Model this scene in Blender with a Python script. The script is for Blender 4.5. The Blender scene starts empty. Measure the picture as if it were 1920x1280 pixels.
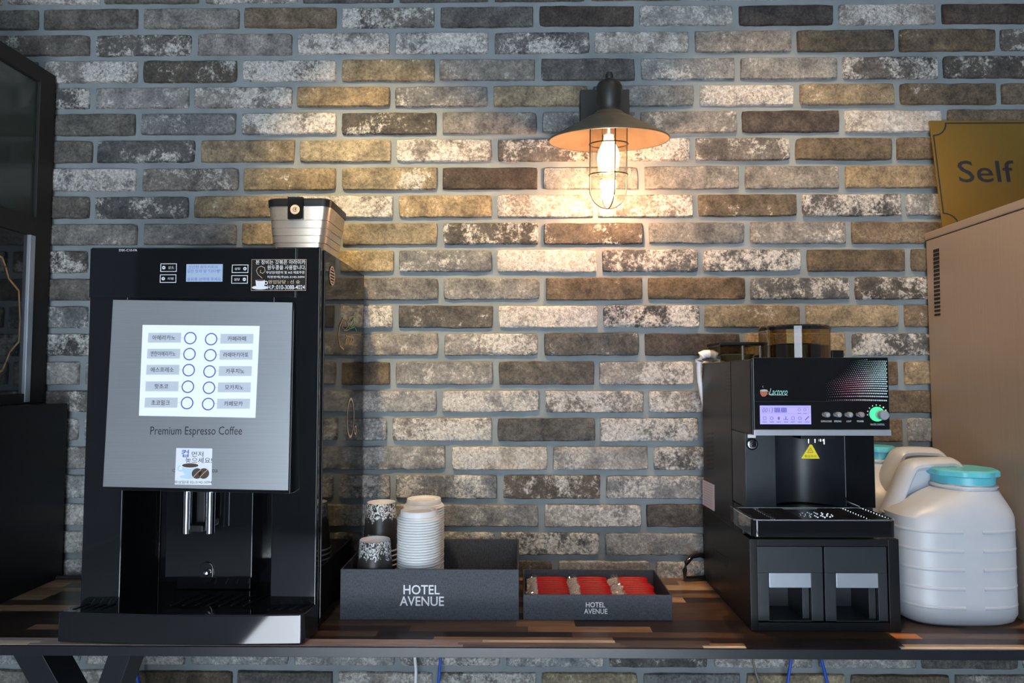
import bpy, bmesh, math, random
from mathutils import Vector, Matrix, noise

# ------------------------------------------------------------------ camera, world, lights
SC = bpy.context.scene
COL = SC.collection
FPX = 1280.0
PITCH = math.atan(65 / 1280); YAW = math.radians(.7)
CAM = Vector((0, -1.54, 1.195))
cd = bpy.data.cameras.new('camera'); cd.sensor_width = 36; cd.lens = 36 * FPX / 1920; cd.clip_start = .02
cam = bpy.data.objects.new('camera', cd); COL.objects.link(cam)
cam.location = CAM; cam.rotation_euler = (math.pi / 2 + PITCH, 0, YAW)
SC.camera = cam
SC.view_settings.view_transform = 'Standard'; SC.view_settings.look = 'None'
SC.view_settings.gamma = 1; SC.view_settings.use_curve_mapping = False
SC.view_settings.exposure = 0.44

W = bpy.data.worlds.new('world'); SC.world = W; W.use_nodes = True
W.node_tree.nodes['Background'].inputs[0].default_value = (.62, .78, 1, 1)
W.node_tree.nodes['Background'].inputs[1].default_value = .10

def area(name, loc, target, sx, sy, power, col, spread=180):
    l = bpy.data.lights.new(name, 'AREA'); l.shape = 'RECTANGLE'; l.size = sx; l.size_y = sy
    l.energy = power; l.color = col; l.spread = math.radians(spread)
    o = bpy.data.objects.new(name, l); COL.objects.link(o); o.location = loc
    o.rotation_euler = (Vector(target) - Vector(loc)).to_track_quat('-Z', 'Y').to_euler()
    return o
def spot(name, loc, target, power, col, angle, blend=.5, r=.02):
    l = bpy.data.lights.new(name, 'SPOT'); l.energy = power; l.color = col
    l.spot_size = math.radians(angle); l.spot_blend = blend; l.shadow_soft_size = r
    o = bpy.data.objects.new(name, l); COL.objects.link(o); o.location = loc
    o.rotation_euler = (Vector(target) - Vector(loc)).to_track_quat('-Z', 'Y').to_euler()
    return o
area('window_light', (-.17, -4.36, 1.12), (-.17, 0, 1.05), 1.82, 2.1, 62, (.74, .87, 1))
sl = bpy.data.lights.new('sun', 'SUN'); sl.energy = 52; sl.color = (.86, .93, 1); sl.angle = math.radians(.6)
so = bpy.data.objects.new('sun', sl); COL.objects.link(so); so.location = (0, -6, 5); so.rotation_euler = (math.radians(45), 0, 0)
spot('downlight_left', (-.44, -.86, 2.50), (-.29, 0, 1.47), 112, (1, .70, .32), 37, .9)
spot('downlight_right', (.42, -.62, 2.50), (.66, -.02, 1.25), 60, (1, .66, .34), 56, .9)
# ------------------------------------------------------------------ pixel -> place helpers (photo frame 1920x1280)
_fw = Vector((-math.sin(YAW) * math.cos(PITCH), math.cos(YAW) * math.cos(PITCH), math.sin(PITCH)))
_r = Vector((math.cos(YAW), math.sin(YAW), 0)); _u = _r.cross(_fw)
def ray(x, y): return _fw + _r * ((x - 960) / FPX) - _u * ((y - 640) / FPX)
def atY(x, y, v): d = ray(x, y); return CAM + d * ((v - CAM.y) / d.y)
def atX(x, y, v): d = ray(x, y); return CAM + d * ((v - CAM.x) / d.x)
def atZ(x, y, v): d = ray(x, y); return CAM + d * ((v - CAM.z) / d.z)

# ------------------------------------------------------------------ materials
class N:
    def __init__(s, name):
        s.m = bpy.data.materials.new(name); s.m.use_nodes = True
        s.t = s.m.node_tree; s.b = s.t.nodes['Principled BSDF']; s.out = s.t.nodes['Material Output']
    def n(s, ty, **kw):
        o = s.t.nodes.new(ty)
        for k, v in kw.items():
            if isinstance(k, str) and hasattr(o, k) and k not in ('inputs',): setattr(o, k, v)
        return o
    def l(s, a, b): s.t.links.new(a, b)
    def math(s, op, a, b=None, clamp=False):
        o = s.n('ShaderNodeMath', operation=op); o.use_clamp = clamp
        for i, v in enumerate((a, b)):
            if v is None: continue
            if isinstance(v, (int, float)): o.inputs[i].default_value = v
            else: s.l(v, o.inputs[i])
        return o.outputs[0]
    def noise(s, scale, detail=4, rough=.55, vec=None, dist=0):
        o = s.n('ShaderNodeTexNoise'); o.inputs['Scale'].default_value = scale
        o.inputs['Detail'].default_value = detail; o.inputs['Roughness'].default_value = rough
        o.inputs['Distortion'].default_value = dist
        if vec is not None: s.l(vec, o.inputs['Vector'])
        return o.outputs['Fac']
    def coord(s, scale=(1, 1, 1), which='Object'):
        c = s.n('ShaderNodeTexCoord'); m = s.n('ShaderNodeMapping'); m.inputs['Scale'].default_value = scale
        s.l(c.outputs[which], m.inputs['Vector']); return m.outputs[0]
    def ramp(s, fac, stops):
        o = s.n('ShaderNodeValToRGB'); e = o.color_ramp.elements
        while len(e) < len(stops): e.new(.5)
        for q, (p, c) in zip(e, stops):
            q.position = p; q.color = (c, c, c, 1) if isinstance(c, (int, float)) else (*c, 1)
        s.l(fac, o.inputs[0]); return o.outputs[0]
    def mix(s, fac, a, b, bt='MIX'):
        o = s.n('ShaderNodeMix'); o.data_type = 'RGBA'; o.blend_type = bt
        for i, v in ((0, fac), (6, a), (7, b)):
            if isinstance(v, (int, float)): o.inputs[i].default_value = v
            elif isinstance(v, tuple): o.inputs[i].default_value = (*v, 1)
            else: s.l(v, o.inputs[i])
        return o.outputs[2]
    def bump(s, h, strength, dist=.001):
        o = s.n('ShaderNodeBump'); o.inputs['Strength'].default_value = strength
        o.inputs['Distance'].default_value = dist
        s.l(h, o.inputs['Height']); s.l(o.outputs[0], s.b.inputs['Normal'])
    def set(s, **kw):
        for k, v in kw.items():
            k = {'col': 'Base Color', 'rough': 'Roughness', 'metal': 'Metallic', 'spec': 'Specular IOR Level',
                 'coat': 'Coat Weight', 'crough': 'Coat Roughness', 'em': 'Emission Color', 'es': 'Emission Strength',
                 'sss': 'Subsurface Weight', 'alpha': 'Alpha'}[k]
            if isinstance(v, tuple): v = (*v, 1)
            if isinstance(v, (int, float)) or isinstance(v, tuple): s.b.inputs[k].default_value = v
            else: s.l(v, s.b.inputs[k])
        return s

def plain(name, col, rough=.5, metal=0, var=.12, vs=30, bump=.0, bs=300, **kw):
    q = N(name); c = q.coord()
    nz = q.noise(vs, 3, .5, c)
    lo = tuple(x * (1 - var) for x in col); hi = tuple(min(1, x * (1 + var)) for x in col)
    q.set(col=q.ramp(nz, [(.3, lo), (.7, hi)]), rough=rough, metal=metal, **kw)
    if bump: q.bump(q.noise(bs, 3, .6, c), bump)
    return q.m

def glassy(name, tint, opacity, rough=.03):
    q = N(name); tr = q.n('ShaderNodeBsdfTransparent'); tr.inputs[0].default_value = (*tint, 1)
    gl = q.n('ShaderNodeBsdfGlossy'); gl.inputs['Roughness'].default_value = rough
    lw = q.n('ShaderNodeLayerWeight'); lw.inputs[0].default_value = .25
    f = q.math('ADD', q.math('MULTIPLY', lw.outputs['Facing'], .5), opacity, True)
    mx = q.n('ShaderNodeMixShader'); q.l(f, mx.inputs[0]); q.l(tr.outputs[0], mx.inputs[1]); q.l(gl.outputs[0], mx.inputs[2])
    q.l(mx.outputs[0], q.out.inputs[0]); return q.m

def glow(name, col, strength, base=(.02, .02, .02)):
    q = N(name); q.set(col=base, em=col, es=strength, rough=.4); return q.m

# brick: colour of each brick comes with the brick, patches of old lime wash on top
def brick_mat():
    q = N('old_brick')
    c = q.n('ShaderNodeTexCoord'); off = q.n('ShaderNodeAttribute', attribute_name='seed')
    ad = q.n('ShaderNodeVectorMath', operation='ADD'); q.l(c.outputs['Object'], ad.inputs[0]); q.l(off.outputs['Vector'], ad.inputs[1])
    v = ad.outputs[0]
    base = q.n('ShaderNodeAttribute', attribute_name='tone').outputs['Color']
    pa = q.n('ShaderNodeAttribute', attribute_name='patch').outputs['Fac']
    n1 = q.noise(26, 5, .6, v, .3); n2 = q.noise(150, 5, .7, v, .4); n3 = q.noise(11, 3, .5, v); n4 = q.noise(420, 2, .6, v)
    dark = q.mix(q.ramp(n1, [(.32, 0), (.68, 1)]), q.mix(1.0, base, (.52, .52, .54), 'MULTIPLY'), q.mix(1.0, base, (1.45, 1.42, 1.36), 'MULTIPLY'))
    fine = q.mix(q.ramp(n2, [(.38, 0), (.62, 1)]), q.mix(1.0, dark, (.66, .66, .67), 'MULTIPLY'), q.mix(1.0, dark, (1.25, 1.24, 1.22), 'MULTIPLY'))
    pm = q.math('ADD', q.math('MULTIPLY', n1, .45), q.math('ADD', q.math('MULTIPLY', n3, .35), q.math('MULTIPLY', n2, .3)))
    thr = q.math('SUBTRACT', .755, q.math('MULTIPLY', pa, .29))
    msk = q.math('MULTIPLY', q.math('MULTIPLY', q.math('SUBTRACT', pm, q.math('SUBTRACT', thr, .012)), 13, True), q.ramp(n4, [(.25, .55), (.5, 1)]))
    light = q.mix(q.ramp(n2, [(.35, 0), (.65, 1)]), (.26, .255, .24), (.66, .645, .61))
    col = q.mix(msk, fine, light)
    pits = q.ramp(n4, [(.30, 0), (.38, 1)])
    col = q.mix(pits, q.mix(1.0, col, (.45, .44, .43), 'MULTIPLY'), col)
    q.set(col=col, rough=.9, spec=.25)
    h = q.math('ADD', q.math('MULTIPLY', n2, 1.0), q.math('ADD', q.math('MULTIPLY', n4, .5), q.math('MULTIPLY', msk, .35)))
    q.bump(h, .8, .0032)
    return q.m
def mortar_mat():
    q = N('grey_mortar'); c = q.coord()
    n1 = q.noise(9, 4, .6, c); n2 = q.noise(220, 4, .7, c)
    col = q.ramp(n1, [(.3, (.165, .190, .202)), (.7, (.235, .262, .274))])
    q.set(col=col, rough=.9, spec=.2); q.bump(q.math('ADD', n2, q.math('MULTIPLY', q.noise(40, 3, .5, c), 1.5)), .35, .0015)
    return q.m
def wood_mat():
    q = N('butcher_block'); base = q.n('ShaderNodeAttribute', attribute_name='tone').outputs['Color']
    off = q.n('ShaderNodeAttribute', attribute_name='seed'); c = q.n('ShaderNodeTexCoord')
    ad = q.n('ShaderNodeVectorMath', operation='ADD'); q.l(c.outputs['Object'], ad.inputs[0]); q.l(off.outputs['Vector'], ad.inputs[1])
    m = q.n('ShaderNodeMapping'); m.inputs['Scale'].default_value = (6, 60, 60); q.l(ad.outputs[0], m.inputs[0])
    n1 = q.noise(1.6, 6, .65, m.outputs[0], .8); n2 = q.noise(9, 3, .6, m.outputs[0])
    col = q.mix(q.ramp(n1, [(.3, 0), (.7, 1)]), q.mix(1.0, base, (.55, .5, .5), 'MULTIPLY'), q.mix(1.0, base, (1.35, 1.3, 1.28), 'MULTIPLY'))
    q.set(col=col, rough=.30, spec=.5); q.bump(n2, .06, .001)
    return q.m
def weave_mat():
    q = N('black_textured_paper'); c = q.coord((320, 320, 60)); c2 = q.coord((70, 70, 500))
    n1 = q.noise(3, 3, .6, c); n2 = q.noise(2.0, 3, .6, c2)
    s = q.math('ADD', q.math('MULTIPLY', n1, .65), q.math('MULTIPLY', n2, .35))
    q.set(col=q.ramp(s, [(.35, (.018, .021, .027)), (.65, (.078, .088, .108))]), rough=.6, spec=.4)
    q.bump(s, .4, .0006); return q.m
def brushed_mat(name, col, rough, sc, metal=.85, var=.06):
    q = N(name); c = q.coord(sc); n1 = q.noise(1, 4, .6, c); n2 = q.noise(3, 2, .5, q.coord())
    lo = tuple(x * (1 - var) for x in col); hi = tuple(x * (1 + var) for x in col)
    q.set(col=q.ramp(n1, [(.3, lo), (.7, hi)]), metal=metal, rough=q.ramp(n2, [(.3, rough * .85), (.7, rough * 1.15)]))
    q.bump(n1, .04, .0004); return q.m
def cup_mat():
    q = N('printed_black_cup'); c = q.n('ShaderNodeTexCoord'); sp = q.n('ShaderNodeSeparateXYZ'); q.l(c.outputs['Object'], sp.inputs[0])
    an = q.math('ARCTAN2', sp.outputs[1], sp.outputs[0])
    cb = q.n('ShaderNodeCombineXYZ'); q.l(q.math('MULTIPLY', an, .035), cb.inputs[0]); q.l(sp.outputs[2], cb.inputs[2])
    n0 = q.noise(110, 3, .6, cb.outputs[0], 1.5)
    line = q.math('LESS_THAN', q.math('ABSOLUTE', q.math('SUBTRACT', n0, .5)), .045)
    edge = q.noise(65, 2, .6, cb.outputs[0])
    band = q.math('GREATER_THAN', q.math('ADD', sp.outputs[2], q.math('MULTIPLY', edge, .05)), .088)
    q.set(col=q.mix(q.math('MULTIPLY', line, band), (.028, .026, .024), (.68, .68, .66)), rough=.38); return q.m

M = dict(
    brick=brick_mat(), mortar=mortar_mat(), wood=wood_mat(), weave=weave_mat(), cup=cup_mat(),
    gloss=plain('gloss_black', (.008, .0085, .010), .06, coat=.6, crough=.04),
    gloss_side=plain('gloss_black_glass', (.006, .006, .006), .05, spec=.22),
    satin=plain('satin_black', (.007, .0075, .009), .38, bump=.05, bs=900, spec=.3),
    satin2=plain('charcoal_panel', (.018, .0215, .027), .40, bump=.04, bs=900),
    matte=plain('matte_black', (.012, .012, .012), .65),
    cave=plain('dark_recess', (.006, .006, .007), .5),
    frame=plain('black_painted_steel', (.012, .014, .019), .30, bump=.06, bs=500),
    steel=brushed_mat('brushed_steel', (.36, .375, .39), .36, (6, 6, 900), .55),
    bronze=brushed_mat('brushed_champagne_metal', (.34, .285, .24), .36, (900, 900, 8), .45),
    gold=brushed_mat('brushed_brass', (.28, .165, .032), .40, (900, 900, 8), .55),
    champ=brushed_mat('champagne_steel', (.62, .54, .45), .28, (8, 8, 900), .85),
    chrome=plain('chrome', (.78, .78, .80), .09, 1, var=.02),
    silver=plain('silver_strip', (.50, .54, .60), .30, .6, var=.04),
    white=plain('white_plastic', (.80, .80, .80), .32, var=.02, sss=.0),
    jug=plain('milky_plastic', (.45, .485, .535), .36, var=.03, bump=.05, bs=40),
    cyan=plain('turquoise_plastic', (.10, .47, .56), .35, var=.05),
    red=plain('red_sachet', (.40, .004, .004), .45, var=.2, vs=200, bump=.3, bs=160, spec=.3),
    foil=plain('beige_foil_end', (.66, .55, .45), .35, var=.3, vs=400, bump=.6, bs=300),
    ink_white=plain('white_ink', (.72, .73, .75), .5, var=.01),
    ink_grey=plain('grey_ink', (.36, .36, .38), .5, var=.01),
    ink_black=plain('black_ink', (.02, .02, .025), .5, var=.01),
    ink_blue=plain('blue_ink', (.06, .10, .50), .4, var=.01),
    ink_gold=plain('gold_ink', (.42, .30, .13), .4, var=.03),
    ink_beige=plain('beige_ink', (.55, .42, .30), .4, var=.03),
    ink_green=plain('green_ink', (.12, .30, .12), .4, var=.03),
    ink_brown=plain('brown_ink', (.06, .035, .025), .5, var=.3),
    ink_cyan=plain('mint_ink', (.25, .55, .50), .5, var=.01),
    ink_rust=plain('rust_ink', (.35, .10, .06), .5, var=.01),
    paper=plain('white_paper', (.80, .82, .86), .55, var=.01),
    paleblue=plain('pale_blue_print', (.50, .68, .78), .5, var=.05),
    greylabel=plain('grey_label', (.56, .60, .66), .5, var=.01),
    clearbk=plain('dark_sticker', (.022, .020, .017), .18, var=.05),
    yellow=plain('yellow_warning', (.80, .66, .01), .45, var=.03),
    pinklabel=plain('pale_pink_label', (.62, .55, .60), .5, var=.03),
    beans=plain('roasted_beans', (.018, .011, .008), .4, var=.6, vs=120, bump=.9, bs=90),
    smoke=glassy('smoked_plastic', (.66, .58, .38), .08),
    clear=glassy('clear_glass', (.97, .97, .95), .02),
    film=glassy('clear_film', (.97, .97, .97), .22, .16),
    dimglass=plain('dim_green_glass', (.030, .040, .036), .12, var=.15, vs=3, coat=.3),
    shade_top=plain('dusty_bronze_enamel', (.085, .075, .052), .5, var=.2),
    shade=plain('shade_black', (.016, .015, .013), .45),
    shade_in=plain('shade_inner_enamel', (.15, .10, .065), .5),
    white_cable=plain('white_cable', (.75, .77, .80), .4), blue_cable=plain('blue_cable', (.02, .09, .50), .4),
    grey_cable=plain('grey_cable', (.18, .17, .15), .5),
    lcd=glow('blue_white_lcd', (.36, .52, .80), .62), lcd2=glow('lilac_lcd', (.42, .38, 1.0), .85),
    backlit=glow('backlit_white_panel', (.62, .72, .95), .34, (.62, .64, .68)),
    ledgreen=glow('green_led_ring', (.05, .85, .35), 1.0),
    ledblue=plain('lcd_ink', (.12, .10, .42), .5, var=.01),
    bulb=glow('warm_bulb', (1, .58, .22), 10), filament=glow('filament', (1, .72, .35), 60),
    bulb_glass=glassy('amber_bulb_glass', (1, .86, .62), .03),
    floor=plain('pale_floor', (.42, .43, .45), .5), ceil=plain('dark_wall_paint', (.06, .06, .065), .9), ceil_light=plain('pale_ceiling', (.34, .35, .36), .9),
)

# ------------------------------------------------------------------ mesh builder
class F:      # a plane with its own right / up / outward directions
    def __init__(s, o, r, u):
        s.o = Vector(o); s.r = Vector(r).normalized(); s.u = Vector(u).normalized(); s.n = s.r.cross(s.u).normalized()
    def p(s, a, b, h=0): return s.o + s.r * a + s.u * b + s.n * h
    def px(s, x, y):
        d = ray(x, y); t = (s.o - CAM).dot(s.n) / d.dot(s.n); q = CAM + d * t - s.o
        return q.dot(s.r), q.dot(s.u)
_tc = {}
class MB:
    def __init__(s): s.v = []; s.f = []; s.m = []; s.k = 0
    def mi(s, k): s.k = k; return s
    def add(s, vs, fs):
        b = len(s.v); s.v += [Vector(q) for q in vs]
        for q in fs: s.f.append(tuple(b + i for i in q)); s.m.append(s.k)
        return s
    def box(s, x0, x1, y0, y1, z0, z1):
        return s.add([(x, y, z) for x in (x0, x1) for y in (y0, y1) for z in (z0, z1)],
                     [(0, 1, 3, 2), (4, 6, 7, 5), (0, 4, 5, 1), (2, 3, 7, 6), (0, 2, 6, 4), (1, 5, 7, 3)])
    def fbox(s, f, a0, a1, b0, b1, h0, h1):
        return s.add([f.p(a, b, h) for a in (a0, a1) for b in (b0, b1) for h in (h0, h1)],
                     [(0, 1, 3, 2), (4, 6, 7, 5), (0, 4, 5, 1), (2, 3, 7, 6), (0, 2, 6, 4), (1, 5, 7, 3)])
    def fpoly(s, f, pts, h): return s.add([f.p(a, b, h) for a, b in pts], [tuple(range(len(pts)))])
    def frect(s, f, a0, a1, b0, b1, h=.0004): return s.fpoly(f, [(a0, b0), (a1, b0), (a1, b1), (a0, b1)], h)
    def fprism(s, f, pts, h0, h1):
        n = len(pts)
        return s.add([f.p(a, b, h0) for a, b in pts] + [f.p(a, b, h1) for a, b in pts],
                     [tuple(range(n - 1, -1, -1)), tuple(range(n, 2 * n))] + [(i, (i + 1) % n, n + (i + 1) % n, n + i) for i in range(n)])
    def fdisc(s, f, a, b, r, h=.0004, n=28, ry=None):
        ry = ry or r
        return s.fpoly(f, [(a + r * math.cos(t * 2 * math.pi / n), b + ry * math.sin(t * 2 * math.pi / n)) for t in range(n)], h)
    def fring(s, f, a, b, r0, r1, h=.0004, n=32, sx=1, a0=0, a1=360):
        c = []; full = (a1 - a0) >= 360
        for i in range(n + (0 if full else 1)):
            t = math.radians(a0 + (a1 - a0) * i / n)
            c.append(f.p(a + sx * r0 * math.cos(t), b + r0 * math.sin(t), h)); c.append(f.p(a + sx * r1 * math.cos(t), b + r1 * math.sin(t), h))
        L = len(c)
        return s.add(c, [(2 * i, (2 * i + 1), (2 * i + 3) % L, (2 * i + 2) % L) for i in range(n)])
    def fstroke(s, f, pts, w, h=.0004):
        for (a, b), (c, d) in zip(pts, pts[1:]):
            e = Vector((c - a, d - b)); 
            if e.length < 1e-7: continue
            e.normalize(); nx, ny = -e.y * w / 2, e.x * w / 2; ex, ey = e.x * w * .3, e.y * w * .3
            s.fpoly(f, [(a - ex - nx, b - ey - ny), (c + ex - nx, d + ey - ny), (c + ex + nx, d + ey + ny), (a - ex + nx, b - ey + ny)], h)
        return s
    def fframe(s, f, a0, a1, b0, b1, w, h=.0004):
        for q in ((a0, a1, b0, b0 + w), (a0, a1, b1 - w, b1), (a0, a0 + w, b0 + w, b1 - w), (a1 - w, a1, b0 + w, b1 - w)): s.frect(f, *q, h)
        return s
    def fhole(s, f, o, i, d):   # flat panel (outer rect o) with a pocket (inner rect i) of depth d
        a0, a1, b0, b1 = o; c0, c1, d0, d1 = i
        O = [(a0, b0), (a1, b0), (a1, b1), (a0, b1)]; I = [(c0, d0), (c1, d0), (c1, d1), (c0, d1)]
        vs = [f.p(*q, 0) for q in O] + [f.p(*q, 0) for q in I] + [f.p(*q, -d) for q in I]
        fs = [(j, (j + 1) % 4, 4 + (j + 1) % 4, 4 + j) for j in range(4)] + [(4 + j, 4 + (j + 1) % 4, 8 + (j + 1) % 4, 8 + j) for j in range(4)] + [(8, 9, 10, 11)]
        return s.add(vs, fs)
    def ftext(s, f, body, a, b, height, width=None, h=.0006, bold=0, shear=0, flipv=False):
        key = (body, bold, shear)
        if key not in _tc:
            c = bpy.data.curves.new('t', 'FONT'); c.body = body; c.offset = bold; c.shear = shear; c.resolution_u = 3
            o = bpy.data.objects.new('t', c); COL.objects.link(o); bpy.context.view_layer.update()
            me = bpy.data.meshes.new_from_object(o.evaluated_get(bpy.context.evaluated_depsgraph_get()))
            _tc[key] = ([tuple(v.co) for v in me.vertices], [tuple(p.vertices) for p in me.polygons])
            bpy.data.objects.remove(o); bpy.data.curves.remove(c); bpy.data.meshes.remove(me)
        vs, fs = _tc[key]
        if not vs: return s
        x0 = min(v[0] for v in vs); x1 = max(v[0] for v in vs); y0 = min(v[1] for v in vs); y1 = max(v[1] for v in vs)
        sy = height / (y1 - y0); sx = (width / (x1 - x0)) if width else sy
        g = -1 if flipv else 1
        return s.add([f.p(a + g * (v[0] - (x0 + x1) / 2) * sx, b + g * (v[1] - (y0 + y1) / 2) * sy, h) for v in vs], fs)
    def lathe(s, c, prof, n=40, axis='z', cap=True, ribs=None):
        c = Vector(c); base = len(s.v); vs = []
        for r, z in prof:
            for i in range(n):
                t = 2 * math.pi * i / n; rr = r * (ribs(i, n, z) if ribs else 1)
                q = (rr * math.cos(t), rr * math.sin(t), z)
                if axis == 'y': q = (q[0], q[2], q[1])
                if axis == 'x': q = (q[2], q[0], q[1])
                vs.append(c + Vector(q))
        fs = [(j * n + i, j * n + (i + 1) % n, (j + 1) * n + (i + 1) % n, (j + 1) * n + i) for j in range(len(prof) - 1) for i in range(n)]
        if cap: fs += [tuple(range(n - 1, -1, -1)), tuple(range((len(prof) - 1) * n, len(prof) * n))]
        return s.add(vs, fs)
    def tube(s, pts, r, n=10, closed=False, ry=None, up=None):
        pts = [Vector(p) for p in pts]; L = len(pts); vs = []
        for i, p in enumerate(pts):
            a = pts[(i - 1) % L] if (closed or i) else p; b = pts[(i + 1) % L] if (closed or i < L - 1) else p
            t = (b - a).normalized(); w = Vector(up) if up else (Vector((0, 0, 1)) if abs(t.z) < .9 else Vector((1, 0, 0)))
            e = t.cross(w).normalized(); g = e.cross(t)
            rr = r[i] if isinstance(r, (list, tuple)) else r
            for k in range(n):
                q = 2 * math.pi * k / n; vs.append(p + e * math.cos(q) * rr + g * math.sin(q) * (ry or rr))
        m = L if closed else L - 1
        fs = [(i * n + k, i * n + (k + 1) % n, ((i + 1) % L) * n + (k + 1) % n, ((i + 1) % L) * n + k) for i in range(m) for k in range(n)]
        if not closed: fs += [tuple(range(n - 1, -1, -1)), tuple(range((L - 1) * n, L * n))]
        return s.add(vs, fs)
    def build(s, name, mats, parent=None, bevel=0, seg=2, smooth=False, loc=None):
        me = bpy.data.meshes.new(name); org = Vector((0, 0, 0))
        root = parent
        while root is not None and root.parent is not None: root = root.parent
        if root is not None: org = Vector(root.location)
        if loc is not None: org = Vector(loc)
        me.from_pydata([tuple(v - org) for v in s.v], [], s.f)
        if not isinstance(mats, (list, tuple)): mats = [mats]
        for m in mats: me.materials.append(M[m] if isinstance(m, str) else m)
        me.polygons.foreach_set('material_index', s.m)
        bm = bmesh.new(); bm.from_mesh(me)
        bmesh.ops.recalc_face_normals(bm, faces=bm.faces) if bevel or smooth else None
        if bevel:
            ed = [e for e in bm.edges if len(e.link_faces) == 2 and e.calc_face_angle(0) > .5]
            bmesh.ops.bevel(bm, geom=ed, offset=bevel, segments=seg, affect='EDGES', profile=.5, clamp_overlap=True)
        bm.to_mesh(me); bm.free()
        o = bpy.data.objects.new(name, me); COL.objects.link(o)
        if bevel: wn = o.modifiers.new('wn', 'WEIGHTED_NORMAL'); wn.keep_sharp = True; wn.weight = 100
        if smooth or bevel:
            for p in me.polygons: p.use_smooth = True
            me.set_sharp_from_angle(angle=math.radians(38))
        if parent is not None: o.parent = parent
        elif loc is not None: o.location = loc
        return o
def thing(name, label, cat, loc, group=None):
    o = bpy.data.objects.new(name, None); COL.objects.link(o); o.location = loc; o.empty_display_size = .05
    return tag(o, label, cat, group)
def tag(o, label, cat, group=None, kind=None):
    o['label'] = label; o['category'] = cat
    if group: o['group'] = group
    if kind: o['kind'] = kind
    return o
def struct(o): o['kind'] = 'structure'; return o
def dup(root, loc, label=None, rotz=None, skip=()):
    r = root.copy(); COL.objects.link(r); r.location = loc
    if rotz is not None: r.rotation_euler.z = rotz
    if label: r['label'] = label
    for ch in list(root.children):
        if ch.name.split('.')[0] in skip: continue
        c = ch.copy(); COL.objects.link(c); c.parent = r
        for g in ch.children:
            d = g.copy(); COL.objects.link(d); d.parent = c
    return r
X3, Z3, Y3 = Vector((1, 0, 0)), Vector((0, 0, 1)), Vector((0, 1, 0))
rnd = random.Random(7)
_o = 'zeroth first second third fourth fifth sixth seventh eighth ninth tenth eleventh twelfth thirteenth fourteenth fifteenth sixteenth seventeenth eighteenth nineteenth'.split()
ORD = _o + ['twentieth'] + ['twenty-' + w for w in _o[1:10]] + ['thirtieth'] + ['thirty-' + w for w in _o[1:10]] + ['fortieth'] + ['forty-' + w for w in _o[1:10]]

# ------------------------------------------------------------------ the brick wall, course by course
ZL = [2.0578, 1.997, 1.9339, 1.8698, 1.8085, 1.7449, 1.6803, 1.6148, 1.5508, 1.4883, 1.4248, 1.3615, 1.298, 1.2341, 1.1686,
      1.107, 1.0433, .9793, .915, .8532, .7912, .7282, .669, .6088, .5478]
ROWS = [  # (joint x in the photo, kind of the brick to the LEFT of each joint); last letter is the brick after the last joint
    ([75, 263, 452, 636, 820, 1006, 1195, 1380, 1569, 1763], 'ddmbpdkwkwk'),
    ([-18, 172, 363, 553, 735, 922, 1110, 1298, 1490, 1682, 1873], 'ddpmwwpwmbbp'),
    ([75, 262, 448, 634, 819, 1009, 1196, 1384, 1576, 1766], 'dwswtmdmmps'),
    ([-18, 172, 359, 552, 735, 920, 1107, 1307, 1495, 1684, 1875], 'dpmwtmtmwtbb'),
    ([70, 258, 447, 635, 825, 1012, 1196, 1387, 1580, 1773], 'ddmwsmmmkWb'),
    ([-10, 177, 370, 556, 738, 927, 1115, 1299, 1487, 1678, 1870], 'ddpttwpwpbbb'),
    ([72, 260, 452, 635, 824, 1013, 1203, 1392, 1580, 1772], 'dwmttkmmmtb'),
    ([-18, 171, 358, 545, 742, 927, 1117, 1305, 1500, 1696, 1886], 'ddptwtwwbpwb'),
    ([75, 262, 448, 636, 825, 1015, 1212, 1403, 1592, 1785], 'dmmttssmmbb'),
    ([-18, 168, 358, 550, 743, 927, 1125, 1314, 1509, 1704, 1890], 'dpptymWppbbb'),
    ([70, 262, 448, 638, 827, 1018, 1211, 1403, 1599, 1790], 'ddttmmbbpsb'),
    ([-18, 168, 358, 655, 741, 929, 1126, 1317, 1507, 1693, 1885], 'dmmmwdWpttbb'),
    ([75, 262, 448, 636, 826, 1015, 1205, 1394, 1593, 1785], 'dpmmmwdktpb'),
    ([-18, 152, 358, 640, 737, 929, 1119, 1307, 1500, 1691, 1885], 'dmmmbmdwwbtb'),
    ([75, 262, 448, 634, 823, 1017, 1212, 1403, 1598, 1790], 'dpmmmwwwdbb'),
    ([-18, 151, 358, 640, 730, 927, 1121, 1316, 1505, 1698, 1890], 'dwmmmwdwmbmb'),
    ([75, 262, 448, 660, 841, 1031, 1221, 1410, 1600], 'dmmmmWmpmm'),
    ([-18, 168, 358, 640, 737, 938, 1131, 1330, 1520, 1715], 'dmmmwmsmmmm'),
    ([75, 262, 448, 636, 820, 1015, 1208, 1400, 1590], 'dWmmmmwsmm'),
    ([-18, 168, 358, 550, 743, 933, 1130, 1325, 1520, 1715], 'dWmmmmpmmmm'),
    ([75, 262, 448, 640, 845, 1040, 1225, 1420, 1610], 'dmmmmdmwmm'),
    ([-18, 168, 358, 550, 743, 933, 1130, 1325, 1520, 1715], 'mmmmmmmmmmm'),
    ([75, 262, 448, 640, 845, 1040, 1225, 1420, 1610], 'mmmmmmmmmm'),
    ([-40, 153, 350, 545, 745, 943, 1138, 1333, 1530, 1725, 1915], 'mmwmmwmpmmdm'),
]
TONE = dict(k=((.062, .053, .048), .18), d=((.105, .104, .100), .32), m=((.20, .200, .195), .46), g=((.255, .262, .264), .62), b=((.125, .101, .073), .25),
            t=((.255, .212, .145), .38), y=((.24, .20, .13), .45), w=((.29, .285, .275), .84), W=((.50, .48, .44), .95),
            p=((.125, .123, .120), .72), s=((.090, .084, .076), .58))
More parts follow.
